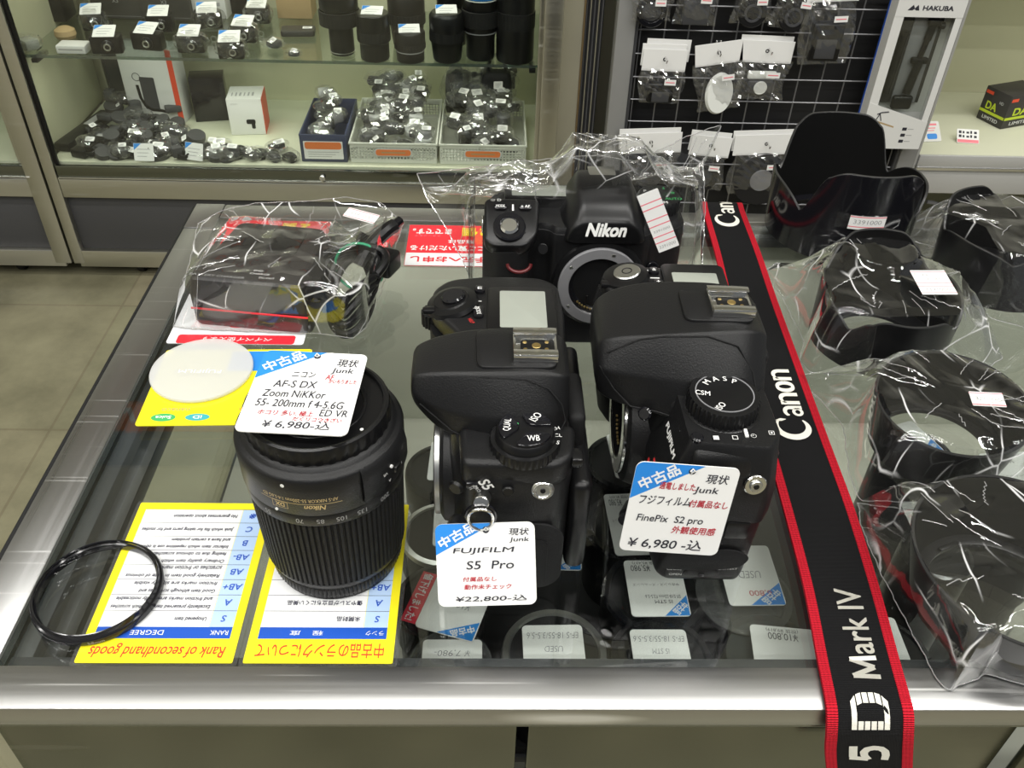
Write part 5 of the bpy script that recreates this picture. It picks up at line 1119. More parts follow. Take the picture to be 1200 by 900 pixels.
# ------------------------------------------------------------------ stock inside the counter, under the glass
def inner_tag(label, c4, txt, blue=None, z=-33, extra=None, group=None):
    """Tag lying on a lens below the glass, printed for the other side: c4 = pixel corners tl, tr, br, bl as we see it."""
    tl, tr, br, bl = [tab(p[0], p[1], z) for p in c4]; o = (tl+tr+br+bl)/4; X = ((tr-tl)+(br-bl))/2; Y = ((tl-bl)+(tr-br))/2; w, h = X.length, Y.length
    M = frame((0, 0, 0), -X, -Y); q = MB(); q.prism(rrect(w, h, 2.2), -.25, .25, 'paper', M=M)
    if blue:
        bx, by = blue; q.poly([(-w/2+.4, h/2-by*h), (-w/2+bx*w, h/2-.2), (-w/2+.6, h/2-.4)], .3, 'tag_blue', M)
        q.text('中古品', -w/2+bx*w*.36, h/2-by*h*.36, bx*w*.62, by*h*.34, 'card_white', M, .36, rot=math.atan2(by*h, bx*w), bold=.03)
    for s_, u, v, tw, th, mt in txt: q.text(s_, -w/2+u*w, h/2-v*h, tw*w, th*h if th else None, mt, M, .32, bold=-.01 if mt == 'pencil' else 0, shear=.12 if mt == 'pencil' else 0)
    if extra: extra(q, M, w, h)
    return tag(q.build('price_tag', loc=o), label, 'price tag', group)
HW = [('¥ 8,980-込', .45, .22, .7, .16, 'pencil'), ('USED', .5, .5, .3, .12, 'pencil'), ('EF-S 18-55/3.5-5.6', .5, .78, .85, .13, 'pencil')]
HW2 = [('¥ 9,980-込', .45, .22, .7, .16, 'pencil'), ('IS STM', .5, .5, .3, .12, 'pencil'), ('EF-S 18-55/3.5-5.6', .5, .78, .9, .13, 'pencil')]
PR = [('¥5,980', .72, .86, .34, .13, 'ink'), ('(税抜 ¥5,437)', .6, .95, .5, .07, 'ink'), ('中古レンズ・ズームレンズ', .5, .55, .8, .05, 'ink'), ('EF-S18-55mm F3.5-5.6', .42, .34, .6, .06, 'ink'), ('IS STM', .42, .25, .3, .06, 'ink')]
inner_tag('handwritten tag under the glass at the front rail, beside the Japanese yellow card', [(500, 750), (566, 750), (564, 776), (490, 776)], [('¥ 7,980-', .5, .4, .6, .3, 'pencil')], z=-36)
def redstrip(q, M, w, h):
    q.box((w/2+4.2, 0, 0), (8, h*.92, .5), 'label_red', 0, 1, M); q.text('値下げしました!', w/2+4.2, 0, h*.86, 5.0, 'card_white', M, .4, rot=PI/2, bold=.02)
inner_tag('used-goods tag with a red markdown strip, under the glass below the hanging tag', [(507, 668), (572, 690), (562, 752), (493, 738)], [('¥10,800', .5, .55, .5, .14, 'pencil'), ('難あり', .5, .72, .3, .1, 'ink_red')], (.62, .34), -34, redstrip)
inner_tag('white tag on the silver-ringed lens left of the QUAL dial camera', [(507, 578), (560, 578), (560, 640), (510, 640)], [('¥', .5, .5, .2, .2, 'pencil')], z=-34)
inner_tag('white tag on the lens behind, left of the QUAL dial camera', [(506, 518), (548, 518), (546, 565), (500, 562)], [('12,800', .5, .3, .5, .14, 'pencil'), ('USED', .5, .7, .4, .12, 'pencil')], z=-34)
inner_tag('handwritten tag in the front row under the glass, below the hanging white tag', [(610, 734), (676, 732), (694, 790), (616, 790)], HW, z=-34)
inner_tag('handwritten tag in the front row under the glass, in front of the mode dial camera', [(738, 738), (802, 738), (814, 790), (744, 790)], HW2, z=-34)
inner_tag('printed price tag with blue corner under the glass, reading five thousand nine hundred eighty', [(729, 657), (800, 657), (806, 722), (742, 723)], PR, (.44, .36), -34)
inner_tag('printed tag partly covered by the leaning white tag, under the glass', [(708, 580), (755, 578), (762, 650), (720, 651)], PR, None, -34)
inner_tag('printed tag furthest back between the two cameras, under the glass', [(710, 510), (748, 508), (752, 560), (722, 560)], PR, None, -34)
inner_tag('used-goods tag with blue corner on the clear-capped lens right of the battery door', [(842, 640), (905, 640), (916, 709), (850, 710)], [('6,800', .4, .2, .4, .1, 'ink_red'), ('USED', .5, .5, .4, .12, 'pencil')], (.62, .36), -34)
inner_tag('wide printed tag reading ten thousand eight hundred, beside the strap under the glass', [(880, 731), (1010, 745), (1010, 800), (884, 790)], [('¥10,800', .70, .80, .28, .17, 'ink'), ('(税抜 ¥9,819)', .70, .92, .3, .10, 'ink'), ('ズームレンズ EF 24-85mm 純正フード', .5, .25, .8, .09, 'ink')], None, -34)
inner_tag('tag right of the strap, under the glass behind the front rail', [(1000, 723), (1055, 725), (1066, 790), (1010, 790)], [('EF', .3, .5, .2, .2, 'pencil'), ('¥', .5, .8, .2, .2, 'pencil')], None, -34)
inner_tag('tag with blue corner seen through the middle bagged hood', [(1030, 505), (1075, 492), (1100, 530), (1050, 545)], [('¥', .5, .5, .2, .2, 'pencil')], (.6, .4), -40)
inner_tag('tag with blue corner under the glass, seen through the top of the front bag', [(1060, 590), (1125, 590), (1120, 625), (1065, 622)], [('¥', .5, .5, .2, .2, 'pencil')], (.7, .5), -34)
inner_tag('large printed tag at the right border between the two front bags', [(1165, 535), (1240, 530), (1250, 590), (1170, 592)], PR, None, -34)
inner_tag('sliver of a blue-cornered tag right of the QUAL dial camera', [(640, 630), (676, 632), (686, 668), (650, 668)], [('¥', .5, .5, .2, .2, 'pencil')], (.9, .5), -34)

def stock_lens(label, px, py, r, z=-36, cap='black', base=-92):
    c = tab(px, py, z); t = thing('camera_lens', label, 'camera lens', (c.x, c.y, TOP+base))
    h = z-base-1.2; q = MB(); q.lathe([(0, 0), (r*.9, 0), (r*.92, 2), (r*.92, h*.45), (r, h*.5), (r, h-6), (r*.98, h-4)], 'black_satin', 64, mod=lambda i, rr, zz: rr); q.build('barrel', t)
    q = MB(); q.lathe([(r*.98, h-4.2), (r*1.0, h-3), (r*.97, h-.8), (r*.86, h-.2), (r*.83, h-1.5)], 'satin_metal' if cap == 'silver' else 'black_gloss', 64); q.build('front_ring', t)
    q = MB()
    if cap == 'clear': q.lathe([(r*.95, h-2), (r*.99, h+.4), (r*.6, h+.9), (0, h+.9)], 'cap_clear', 48)
    else: q.lathe([(r*.84, h-1.4), (r*.5, h-1.2), (0, h-1.2)], 'black_plastic' if cap != 'glass' else 'lens_glass', 48)
    q.build('lens_cap', t); return t
stock_lens('clear-capped lens at the front rail beside the Japanese yellow card', 528, 778, 21, -38, 'clear')
stock_lens('lens under the red markdown strip, in the counter case', 515, 700, 24, -38, 'black')
stock_lens('silver-ringed lens left of the QUAL dial camera, under the glass', 518, 622, 24, -38, 'silver')
stock_lens('black lens furthest back on the left of the lens tray', 520, 548, 24, -38, 'black')
stock_lens('lens under the handwritten tag in the middle of the front row', 650, 762, 27, -38, 'silver')
stock_lens('lens under the front-row tag before the mode dial camera', 776, 768, 26, -38, 'black')
stock_lens('lens under the printed tag with the blue corner', 768, 690, 28, -38, 'black')
stock_lens('lens behind the leaning white tag, under the glass', 738, 612, 26, -38, 'black')
stock_lens('black lens between the two cameras at the back of the tray', 734, 538, 26, -38, 'black')
stock_lens('clear-capped lens right of the battery door, under the glass', 872, 696, 26, -38, 'clear')
stock_lens('lens at the front beside the wide printed tag', 905, 768, 27, -38, 'glass')
stock_lens('lens right of the strap at the front of the case', 1036, 766, 25, -38, 'black')
stock_lens('lens below the middle bagged hood, under the glass', 1075, 528, 24, -44, 'black', -209.5)
stock_lens('lens under the clear bag overlapping the front edge', 1100, 645, 20, -38, 'black', -209.5)
stock_lens('lens at the right border under the front bag', 1215, 570, 27, -38, 'black', -209.5)
# ------------------------------------------------------------------ long glass case: upper shelf (z 554) and deck (z 312)
ZS, ZD = 554.8, 312.8
rnd = random.Random(4)
def at_shelf(px, py): return onz(px, py, ZS)
def keep(c, r, d=0): c.y = min(max(c.y, YC+19+r), YC+416-max(r, d)); return c
def at_deck(px, py): return onz(px, py, ZD)
def crumple(r, sx, sy, sz, seed, amp=.28, sub=3):
    """A crushed film pouch: facetted, wrinkled, flat underneath."""
    bm = bmesh.new(); bmesh.ops.create_icosphere(bm, subdivisions=sub, radius=1.0); rn = random.Random(seed)
    D = [Vector((rn.uniform(-1, 1), rn.uniform(-1, 1), rn.uniform(-1, 1))).normalized()*rn.uniform(2, 5) for _ in range(7)]
    for v in bm.verts:
        k = 1.0
        for d in D: k += amp*.22*(abs(((v.co.dot(d)) % 1)-.5)*2-.5)
        p = v.co*k; v.co = Vector((p.x*sx*r, p.y*sy*r, max(p.z, -.86)*sz*r+.86*sz*r))
    return bm
def card_part(t, c, w, h, tilt, yaw=0.0, name='price_card', blue=True, txt=True):
    M = Matrix.Translation(c) @ Matrix.Rotation(yaw, 4, 'Z') @ Matrix.Rotation(tilt, 4, 'X'); q = MB()
    q.prism(rrect(w, h, 1.5, 2), -.3, .3, 'paper', M=M)
    if blue: q.poly([(-w/2+.5, h/2-h*.4), (-w/2+w*.4, h/2-.5), (-w/2+.7, h/2-.6)], .4, 'tag_blue', M)
    if txt:
        for k in range(3): q.quad(-w*.34, h*.16-k*h*.2-.5, w*(.34-.1*k), h*.16-k*h*.2+.5, .42, 'pencil', M)
    return q.build(name, t, (0, 0, 0))
def compact(label, px, py, w=62, seed=1, film=True, yaw=0.0, silver=False):
    c = keep(at_shelf(px, py), 26); t = thing('compact_camera', label, 'camera', c, yaw, 'compact cameras on the upper glass shelf'); d = 30; h = 38
    q = MB(); q.prism(rrect(w, d, 6, 4), 0, h, 'satin_metal' if silver else 'black_satin', 3); q.build('body_shell', t)
    q = MB(); q.lathe([(0, 0), (14, 0), (14, 5), (12, 6), (11, 11), (9, 12), (8, 10.5), (0, 10)], 'black_gloss', 32, axis_to((6, -d/2+1, 18), (0, -1, 0))); q.ring((6, -d/2-9.6, 18), (0, -1, 0), 5, 8, 1.5, 'satin_metal', 28, .4); q.build('lens_barrel', t)
    card_part(t, Vector((0, 2, h+7)), 46, 40, .35)
    if film:
        q = MB(); q.bm(crumple(1, w*.66, d*.95, h*.66, seed), 'bag_film_far'); q.build('plastic_bag', t, (0, 0, 0), smooth=0)
    return t
for a in [('black compact camera with a tilted tag, directly right of the pale tray', 128, 61, 66, 1, False, .1), ('black compact camera right beside another, tag flat on top, before the dark cartons', 176, 57, 70, 2, False, -.15), ('black compact camera with a wide tag, directly below the dark cartons', 190, 36, 60, 3, False, 0.1),
          ('crinkly bagged compact camera with a white tag, in the middle of the upper shelf', 226, 60, 60, 4, True, 0.0), ('bagged compact camera with a tag at the very shelf edge', 272, 68, 56, 5, True, .1), ('bagged compact camera with a tag behind the one at the shelf edge', 288, 48, 56, 6, True, -.1),
          ('bagged camera in front of the white carton with lettering', 246, 32, 62, 7, True, .2), ('bagged compact camera just left of the brown carton', 304, 26, 56, 8, True, 0), ('bagged compact camera with a blue-edged white tag leaning up, left on the upper shelf', 112, 34, 50, 9, True, .2)]:
    compact(*a)
def small_bag(label, px, py, at, s=(26, 20, 14), seed=1, fill='bag_fill', group=None, sticker_=True, shape='box', z=0.0, cat='accessory', film=True):
    c = at(px, py) if not isinstance(px, Vector) else px; c = Vector(c); c.z += z; keep(c, max(s[0], s[1])*.9)
    t = thing('bagged_accessory', label, cat, c, rnd.uniform(-.8, .8), group); q = MB()
    if shape == 'box': q.box((0, 0, s[2]*.75), (s[0]*1.1, s[1]*1.1, s[2]*1.2), fill, 3)
    elif shape == 'disc': q.cyl((0, 0, 1), (0.1, -.3, 1), s[0]*.7, s[2]*.8, fill, 1, 28)
    elif shape == 'coil':
        for k in range(3): q.tube([(s[0]*.62*math.cos(a)+k, s[1]*.62*math.sin(a), 3+4*k+2*math.sin(3*a+k)) for a in [2*PI*i/24 for i in range(24)]], 2.2, fill, 6, True)
        q.box((2, 0, s[2]*.6), (s[0]*.6, s[1]*.5, s[2]*.8), fill, 2)
    elif shape == 'lens': q.lathe([(0, 0), (s[0]*.6, 0), (s[0]*.6, s[2]*1.2), (s[0]*.45, s[2]*1.4), (0, s[2]*1.3)], fill, 28)
    q.build('accessory_body', t, (0, 0, 0))
    if film: q = MB(); q.bm(crumple(1, s[0], s[1], s[2]*1.05, seed, sub=2 if max(s) < 30 else 3), 'bag_film_far'); q.build('plastic_bag', t, (0, 0, 0), smooth=0)
    if sticker_: card_part(t, Vector((s[0]*.15, -s[1]*.35, s[2]*1.75)), s[0]*.75, s[1]*.6, .5, rnd.uniform(-.6, .6), 'price_sticker', False, True)
    return t
small_bag('bagged dark accessory by the empty shelf edge left of the lenses', 322, 56, at_shelf, (26, 22, 12), 41)
small_bag('small bagged item with a tag at the shelf edge left of the tall lenses', 345, 66, at_shelf, (20, 16, 9), 42)
t = thing('flip_case', 'flat brown case with a small sticker, on the shelf in front of the brown carton', 'case', at_shelf(350, 40), 0.1)
q = MB(); q.prism(rrect(78, 46, 8, 5), 0, 14, 'box_dark', 3); q.build('case_body', t); card_part(t, Vector((22, 0, 15)), 22, 14, .0, 0, 'price_sticker', False)
small_bag('bagged green-grey filter set in a white box, leftmost on the upper shelf', 36, 58, at_shelf, (34, 28, 18), 43, 'lcd_glass', sticker_=False)
q = MB(); q.box((0, 0, 9), (64, 40, 18), 'box_white', 3); q.box((0, -20.2, 10), (52, .6, 3), 'grey_print')
tag(q.build('product_tray', loc=at_shelf(88, 60)), 'pale low tray at the front of the upper shelf, left of the compact cameras', 'tray')
q = MB(); q.lathe([(0, 0), (20, 0), (24, 8), (22, 18), (12, 24), (0, 25)], 'kraft', 32); tag(q.build('filter_pouch', loc=at_shelf(78, 44)), 'tan rounded pouch behind the pale tray on the upper shelf', 'pouch')
def carton(name, label, px, py, at, size, mat, yaw=0.0, deco=None, cat='box'):
    w, d, h = size; c = keep(at(px, py), 6, d+8); t = thing(name, label, cat, c, yaw)
    q = MB(); q.box((0, d/2, h/2), size, mat, 1.2); q.build('carton_body', t, (0, 0, 0)); q = MB(); 
    if deco: deco(q, frame((0, -.2, 0), (1, 0, 0), (0, 0, 1)), w, h); 
    if q.v: q.build('printed_face', t, (0, 0, 0))
    return t
X3 = lambda q, M, w, h: (q.text('X3', 0, 42, 14, 9, 'grey_print', M, .3), q.quad(-w/2+2, 6, w/2-2, 7, .25, 'mid_grey', M))
carton('product_carton', 'dark carton marked X3 at the back of the upper shelf, left of its twin', 140, 22, at_shelf, (120, 90, 130), 'box_dark', 0, X3)
carton('product_carton', 'dark carton marked X3 at the back of the upper shelf, right of its twin', 196, 24, at_shelf, (120, 90, 130), 'box_dark', 0, X3)
carton('product_carton', 'pale carton with grey lettering behind the bagged cameras on the upper shelf', 247, 22, at_shelf, (82, 80, 120), 'box_white', 0, lambda q, M, w, h: (q.quad(-28, 30, 28, 38, .3, 'grey_print', M)))
carton('product_carton', 'black carton beside the leftmost bags at the back of the upper shelf', 66, 26, at_shelf, (46, 70, 120), 'black_smooth')
carton('product_carton', 'black carton in the left back corner of the upper shelf under a white lid', 46, 20, at_shelf, (50, 70, 110), 'black_smooth')
carton('product_carton', 'brown kraft carton standing on the upper shelf left of the tall lenses', 346, 22, at_shelf, (84, 70, 130), 'kraft')
q = MB(); q.prism(rrect(64, 40, 4), 0, 8, 'box_white', 2, M=Matrix.Rotation(.5, 4, 'X')); tag(q.build('white_card_box', loc=at_shelf(52, 20)+Vector((-4, -20, 46))), 'white flat card box resting high at the left end of the upper shelf', 'box')
q = MB(); q.lathe([(0, 0), (34, 0), (36, 6), (36, 44), (30, 52), (0, 54)], 'black_satin', 40); tag(q.build('round_case', loc=at_shelf(286, 12)), 'round black case at the back of the upper shelf, right of the pale carton', 'case')

def tall_lens(label, px, py, prof, marks=(), card=True, ring=None, n=48):
    c = keep(at_shelf(px, py), max(p[0] for p in prof)+2); t = thing('camera_lens', label, 'camera lens', c, 0, 'lenses on the upper glass shelf'); H = max(p[1] for p in prof)
    q = MB(); q.lathe([(0, 0)]+prof+[(0, prof[-1][1])], 'black_satin', n); q.build('lens_barrel', t, (0, 0, 0))
    r_ = max(p[0] for p in prof)
    q = MB(); z0 = H*.42; q.lathe([(r_*.97, z0), (r_*1.02, z0+1), (r_*1.02, z0+H*.2), (r_*.97, z0+H*.2+1)], 'black_rubber', 120, mod=lambda i, r, z: r-(.6 if i % 4 < 2 else 0)); q.build('grip_ring', t, (0, 0, 0))
    if ring:
        q = MB()
        for zz, mt in ring: 
            rr = np.interp(zz, [p[1] for p in prof], [p[0] for p in prof]); q.lathe([(rr, zz-1.2), (rr+.7, zz-.8), (rr+.7, zz+.8), (rr, zz+1.2)], mt, n)
        q.build('colour_ring', t, (0, 0, 0))
    if card: card_part(t, Vector((0, -4, H+3)), 46, 40, .3, rnd.uniform(-.2, .2))
    q = MB(); rr = np.interp(H*.12, [p[1] for p in prof], [p[0] for p in prof]); M = frame((0, -rr-.6, H*.16), (1, 0, 0), (0, 0, 1))
    if marks:
        for s_, u, v, w in marks: q.text(s_, u, v, w, None, 'white_print', M, .3)
        q.build('lens_lettering', t, (0, 0, 0))
    return t
tall_lens('tall black lens with a wide hooded head, first from the left of the shelf lenses', 402, 62, [(24, 0), (27, 3), (27, 60), (33, 66), (33, 92), (42, 98), (44, 150), (40, 152)], ring=[(6, 'satin_metal')], card=False)
tall_lens('short black lens with a tilted white tag on top, right of the wide-headed lens', 440, 68, [(30, 0), (32, 3), (32, 36), (36, 40), (36, 96), (34, 98)])
tall_lens('black lens with a tag and brown flap, standing behind the shortest lens', 478, 52, [(30, 0), (33, 3), (38, 40), (42, 60), (42, 112), (38, 118)])
tall_lens('shortest black lens with a white tag, at the shelf edge', 481, 71, [(30, 0), (31, 3), (31, 30), (34, 33), (34, 60), (32, 63)], ring=[(22, 'grey_print')])
tall_lens('black lens with ribbed barrel and white tag, right of the shortest lens', 524, 73, [(28, 0), (31, 4), (36, 44), (38, 50), (38, 96), (34, 102), (32, 104)])
tall_lens('black lens behind the ribbed one, its top cut by the frame', 530, 50, [(32, 0), (34, 60), (34, 130), (30, 134)], card=False)
tall_lens('tall black lens with a blue ring near the top, second from the right', 563, 67, [(30, 0), (32, 4), (32, 50), (37, 60), (37, 130), (41, 138), (41, 170)], ring=[(132, 'tag_blue'), (60, 'mid_grey'), (128, 'frosted')], card=False)
tall_lens('tall black lens with a blue ring halfway, at the right end of the shelf', 603, 69, [(40, 0), (42, 4), (42, 88), (41, 92), (42, 170)], ring=[(92, 'tag_blue'), (95, 'frosted')], card=False)

# deck below: boxes, bagged heap, three baskets
def grip_box(q, M, w, h):
    q.box((w/2-7, h/2, .4), (14, h-2, .4), 'box_red', 0, 1, M); q.prism(rrect(38, 82, 3, cx=-6, cy=72), .3, .5, 'dark_grey', M=M)
    q.tube([(-34, 92, .8), (-32, 60, .8), (-24, 40, .8), (-8, 30, .8), (14, 30, .8), (34, 26, .8)], 4, 'black_smooth', 6, M=M, flat=.3)
    q.ring(M @ Vector((-32, 112, .3)), M.to_3x3() @ Vector((0, 0, 1)), 9, 10.5, .4, 'dark_grey', 28, 0)
carton('accessory_box', 'white box with a red edge and a grip pictured on it, lower deck', 186, 142, at_deck, (140, 60, 185), 'box_white', -.12, grip_box)
t = carton('lens_box', 'white carton with a red-orange side and a small black lens picture, on the lower deck', 292, 158, at_deck, (84, 84, 92), 'box_white', .10, lambda q, M, w, h: (q.text('SONY', -24, h-13, 18, 4, 'grey_print', M, .3), q.prism(rrect(22, 12, 4, cx=10, cy=34), .3, .5, 'black_smooth', M=M), q.prism(rrect(9, 22, 3, cx=15, cy=27), .3, .5, 'black_smooth', M=M)))
q = MB(); q.box((42.4, 42, 46), (.8, 83, 91), 'box_red'); q.build('side_panel', t, (0, 0, 0)); 
q = MB(); 
for k in range(6): q.box((-30+10*k, 30, 92.3), (3+k % 3, 22, .4), 'grey_print')
q.build('barcode_top', t, (0, 0, 0))
carton('accessory_box', 'black wrapped box behind the white lens carton, leaning in clear film', 250, 142, at_deck, (84, 60, 110), 'black_gloss', .2)
q = MB(); q.box((0, 30, 100), (90, 6, 200), 'dark_grey', 1); q.box((-48, 30, 100), (5, 9, 200), 'mid_grey', 1); tag(q.build('backing_board', loc=at_deck(130, 118)), 'dark grey board standing against the back of the lower deck, left of the white box', 'board')
heap = 'bagged straps and small parts heaped on the lower deck'
lab_heap = 'bagged dark strap or small part in the heap on the left of the lower deck'
rh_ = random.Random(12)
for i in range(120):
    x, y = rh_.uniform(88, 285), rh_.uniform(136, 196)
    if x < 88+(196-y)*0.55 or (x > 235 and y < 176) or (x > 215 and y < 160) or (x < 130 and y < 150): continue
    small_bag(lab_heap, x, y, at_deck, (rh_.uniform(20, 36), rh_.uniform(16, 26), rh_.uniform(11, 22)), 100+i, ('black_satin', 'dark_grey', 'black_rubber', 'bag_fill')[i % 4], heap, i % 5 == 0, ('coil', 'box', 'coil', 'disc')[i % 4], z=(6+34*max(0, (178-y)/40))*rh_.random(), film=i % 3 == 0)
for k, (lab, x, y) in enumerate((('bagged part with a white blue-cornered tag standing at the front left of the lower deck', 176, 192), ('bagged part with a large white tag leaning in the middle of the lower deck', 232, 184))):
    c = at_deck(x, y); t = small_bag(lab, c, 0, None, (26, 18, 16), 200+k, sticker_=False); card_part(t, Vector((0, -22, 24)), 46, 40, 1.15, -t.rotation_euler.z+(.0 if k == 0 else -.25), blue=True)
for lab, x0, y0, x1, y1 in (('flat black strap box lying along the left glass wall of the lower deck', 74, 178, 128, 138), ('black boxed cable lying beside the strap box in the lower deck', 92, 186, 140, 156)):
    a, b = at_deck(x0, y0), at_deck(x1, y1); d = b-a; M = frame((0, 0, 0), d, (-d.y, d.x, 0)); q = MB(); q.box((0, 0, 11), (d.length, 38, 20), 'black_satin', 3, 2, M); q.box((d.length*.2, 0, 21.2), (d.length*.3, 20, .5), 'grey_print', 0, 1, M)
    tag(q.build('strap_box', loc=(a+b)/2), lab, 'box')
front = 'bagged small parts along the front of the lower deck'
for i, (x, y) in enumerate(((240, 200), (262, 196), (275, 186), (290, 198), (305, 184), (318, 192), (325, 178), (252, 190), (336, 196))):
    small_bag('bagged dark part in front of the white lens carton, lower deck', x, y, at_deck, (rnd.uniform(24, 34), 20, rnd.uniform(13, 18)), 300+i, ('black_satin', 'dark_grey')[i % 2], front, i % 3 == 0, ('box', 'disc', 'coil')[i % 3])

def bin_label(t, w, h, y, mat2, txt):
    q = MB(); M = frame((0, y, 0), (1, 0, 0), (0, 0, 1)); q.prism(rrect(w, h, 2, cx=0, cy=h/2+8), 0, .8, 'paper', M=M); q.prism(rrect(w-6, h*.4, h*.12, cx=0, cy=h*.76+8), .8, 1.2, mat2, M=M)
    for k in range(3): q.quad(-w*.4, h*.12+8+k*h*.13, w*(.2+.1*k), h*.15+8+k*h*.13, .9, 'grey_print', M)
    q.build('bin_label', t, (0, 0, 0))
BY0 = YC+42
def perforated(w, d, h, mat, cols):
    q = MB(); th = 2.2
    def wall(M, L):
        n = max(4, int(L/7.5)); st_ = L/n; rows = 4; rh = (h-22)/rows
        q.box((0, 0, 5), (L, th, 10), mat, .3, 1, M); q.box((0, 0, h-6), (L, th, 12), mat, .3, 1, M)
        for i in range(n+1): q.box((-L/2+i*st_, 0, h/2), (2.6, th, h-16), mat, 0, 1, M)
        for j in range(1, rows): q.box((0, 0, 10+j*rh), (L, th, 2.2), mat, 0, 1, M)
    wall(Matrix.Translation((0, -d/2, 0)), w); wall(Matrix.Translation((0, d/2, 0)), w)
    wall(Matrix.Translation((-w/2, 0, 0)) @ Matrix.Rotation(PI/2, 4, 'Z'), d); wall(Matrix.Translation((w/2, 0, 0)) @ Matrix.Rotation(PI/2, 4, 'Z'), d)
    q.box((0, 0, 1), (w, d, 2), mat)
    return q
def basket(label, x0, x1, D, txt):
    w = x1-x0-4; d = D; cx = (x0+x1)/2; t = thing('storage_basket', label, 'basket', (cx, BY0+d/2, ZD))
    perforated(w, d, 48, 'basket', 0).build('basket_body', t, (0, 0, 0))
    q = MB(); q.tube([(sx*(w/2+1.5), sy*(d/2+1.5), 48) for sx, sy in ((-1, -1), (1, -1), (1, 1), (-1, 1))], 3.0, 'basket', 8, True); q.build('rim', t, (0, 0, 0))
    q = MB(); M = frame((0, -d/2-1.6, 0), (1, 0, 0), (0, 0, 1)); q.prism(rrect(w*.44, 18, 6, 4, cx=0, cy=27), 0, 1, 'paper_grey', M=M); q.prism(rrect(w*.41, 15, 6, 4, cx=0, cy=27), 1, 1.4, 'orange', M=M); q.quad(-w*.14, 25.5, w*.14, 28.5, 1.5, 'kraft', M); q.build('basket_label', t, (0, 0, 0))
    return cx, w, d
t = thing('storage_bin', 'navy blue plastic bin with an orange and white label, left of the white baskets', 'bin', (-395, BY0+110, ZD)); q = MB(); w, d, h = 106, 220, 66
for c, s in (((0, -d/2, h/2), (w, 2.5, h)), ((0, d/2, h/2), (w, 2.5, h)), ((-w/2, 0, h/2), (2.5, d, h)), ((w/2, 0, h/2), (2.5, d, h)), ((0, 0, 1.2), (w, d, 2.4))): q.box(c, s, 'bin_navy', .5)
q.build('bin_body', t, (0, 0, 0)); q = MB(); q.tube([(sx*w/2, sy*d/2, h) for sx, sy in ((-1, -1), (1, -1), (1, 1), (-1, 1))], 2.2, 'bin_navy', 8, True); q.build('rim', t, (0, 0, 0)); bin_label(t, 92, 44, -d/2-2.2, 'orange', 'キャップ・フード')
b1 = basket('white perforated basket of bagged accessories, next to the navy bin', -334, -128, 270, 'レンズキャップ')
b2 = basket('white perforated basket of bagged pouches and straps, nearest the right post', -122, 84, 270, 'ケーブル類')
def fill(cx, w, d, n, grp, lab, seed, big=1.0, z0=16, zk=40):
    rn = random.Random(seed)
    for i in range(n):
        f = i/(n-1); y = BY0+24+(d-50)*((i*0.618) % 1); x = cx+(w-60)*(rn.random()-.5); z = z0+zk*((y-BY0)/d)+rn.uniform(0, 16)
        small_bag(lab, Vector((x, y, ZD+z)), 0, None, (rn.uniform(22, 36)*big, rn.uniform(18, 28)*big, rn.uniform(13, 22)*big), seed*50+i, ('black_satin', 'dark_grey', 'bag_fill', 'paper_grey', 'mid_grey')[rn.choice((0, 0, 1, 2, 3, 4) if big <= 1 else (0, 0, 1))], grp, i % 3 == 0, ('box', 'disc', 'coil', 'lens')[i % 4])
fill(-395, 106, 220, 18, 'bagged caps in the navy bin', 'small bagged black accessory in the navy bin', 7, .9, 14, 80)
fill(b1[0], b1[1], 270, 60, 'bagged accessories in the left white basket', 'small accessory in a clear bag, heaped in the white basket next to the navy bin', 8, .92, 8, 105)
fill(b2[0], b2[1], 270, 42, 'bagged pouches in the right white basket', 'dark bagged pouch or strap heaped in the white basket nearest the right post', 9, 1.1, 8, 125)
t = thing('camera_pouch', 'black camera pouch with a looped strap sticking out of the right-hand white basket', 'pouch', (12, BY0+190, ZD+60)); q = MB(); q.loft(smooth_loft([[(x*k, y*k, z) for x, y in rrect(78, 42, 12)] for z, k in ((0, .8), (10, 1), (80, .95), (96, .7), (98, .3))], 3), 'black_rubber'); q.build('pouch_body', t, (0, 0, 0))
q = MB(); q.tube([(22*math.cos(a), 0, 92+44*math.sin(a)) for a in [PI*k/20 for k in range(21)]], 4, 'black_rubber', 8); q.build('strap_loop', t, (0, 0, 0)); card_part(t, Vector((4, -23, 70)), 22, 18, 1.5, .1, 'price_sticker', False)
t = thing('camera_pouch', 'black soft pouch under clear film at the left of the right-hand white basket', 'pouch', (-82, BY0+200, ZD+50)); q = MB(); q.loft(smooth_loft([[(x*k, y*k, z) for x, y in rrect(66, 40, 12)] for z, k in ((0, .8), (10, 1), (86, .95), (100, .7), (102, .3))], 3), 'black_rubber'); q.build('pouch_body', t, (0, 0, 0))
q = MB(); q.bm(crumple(1, 46, 34, 62, 77), 'bag_film_far'); q.build('plastic_bag', t, (0, 0, 0), smooth=0)

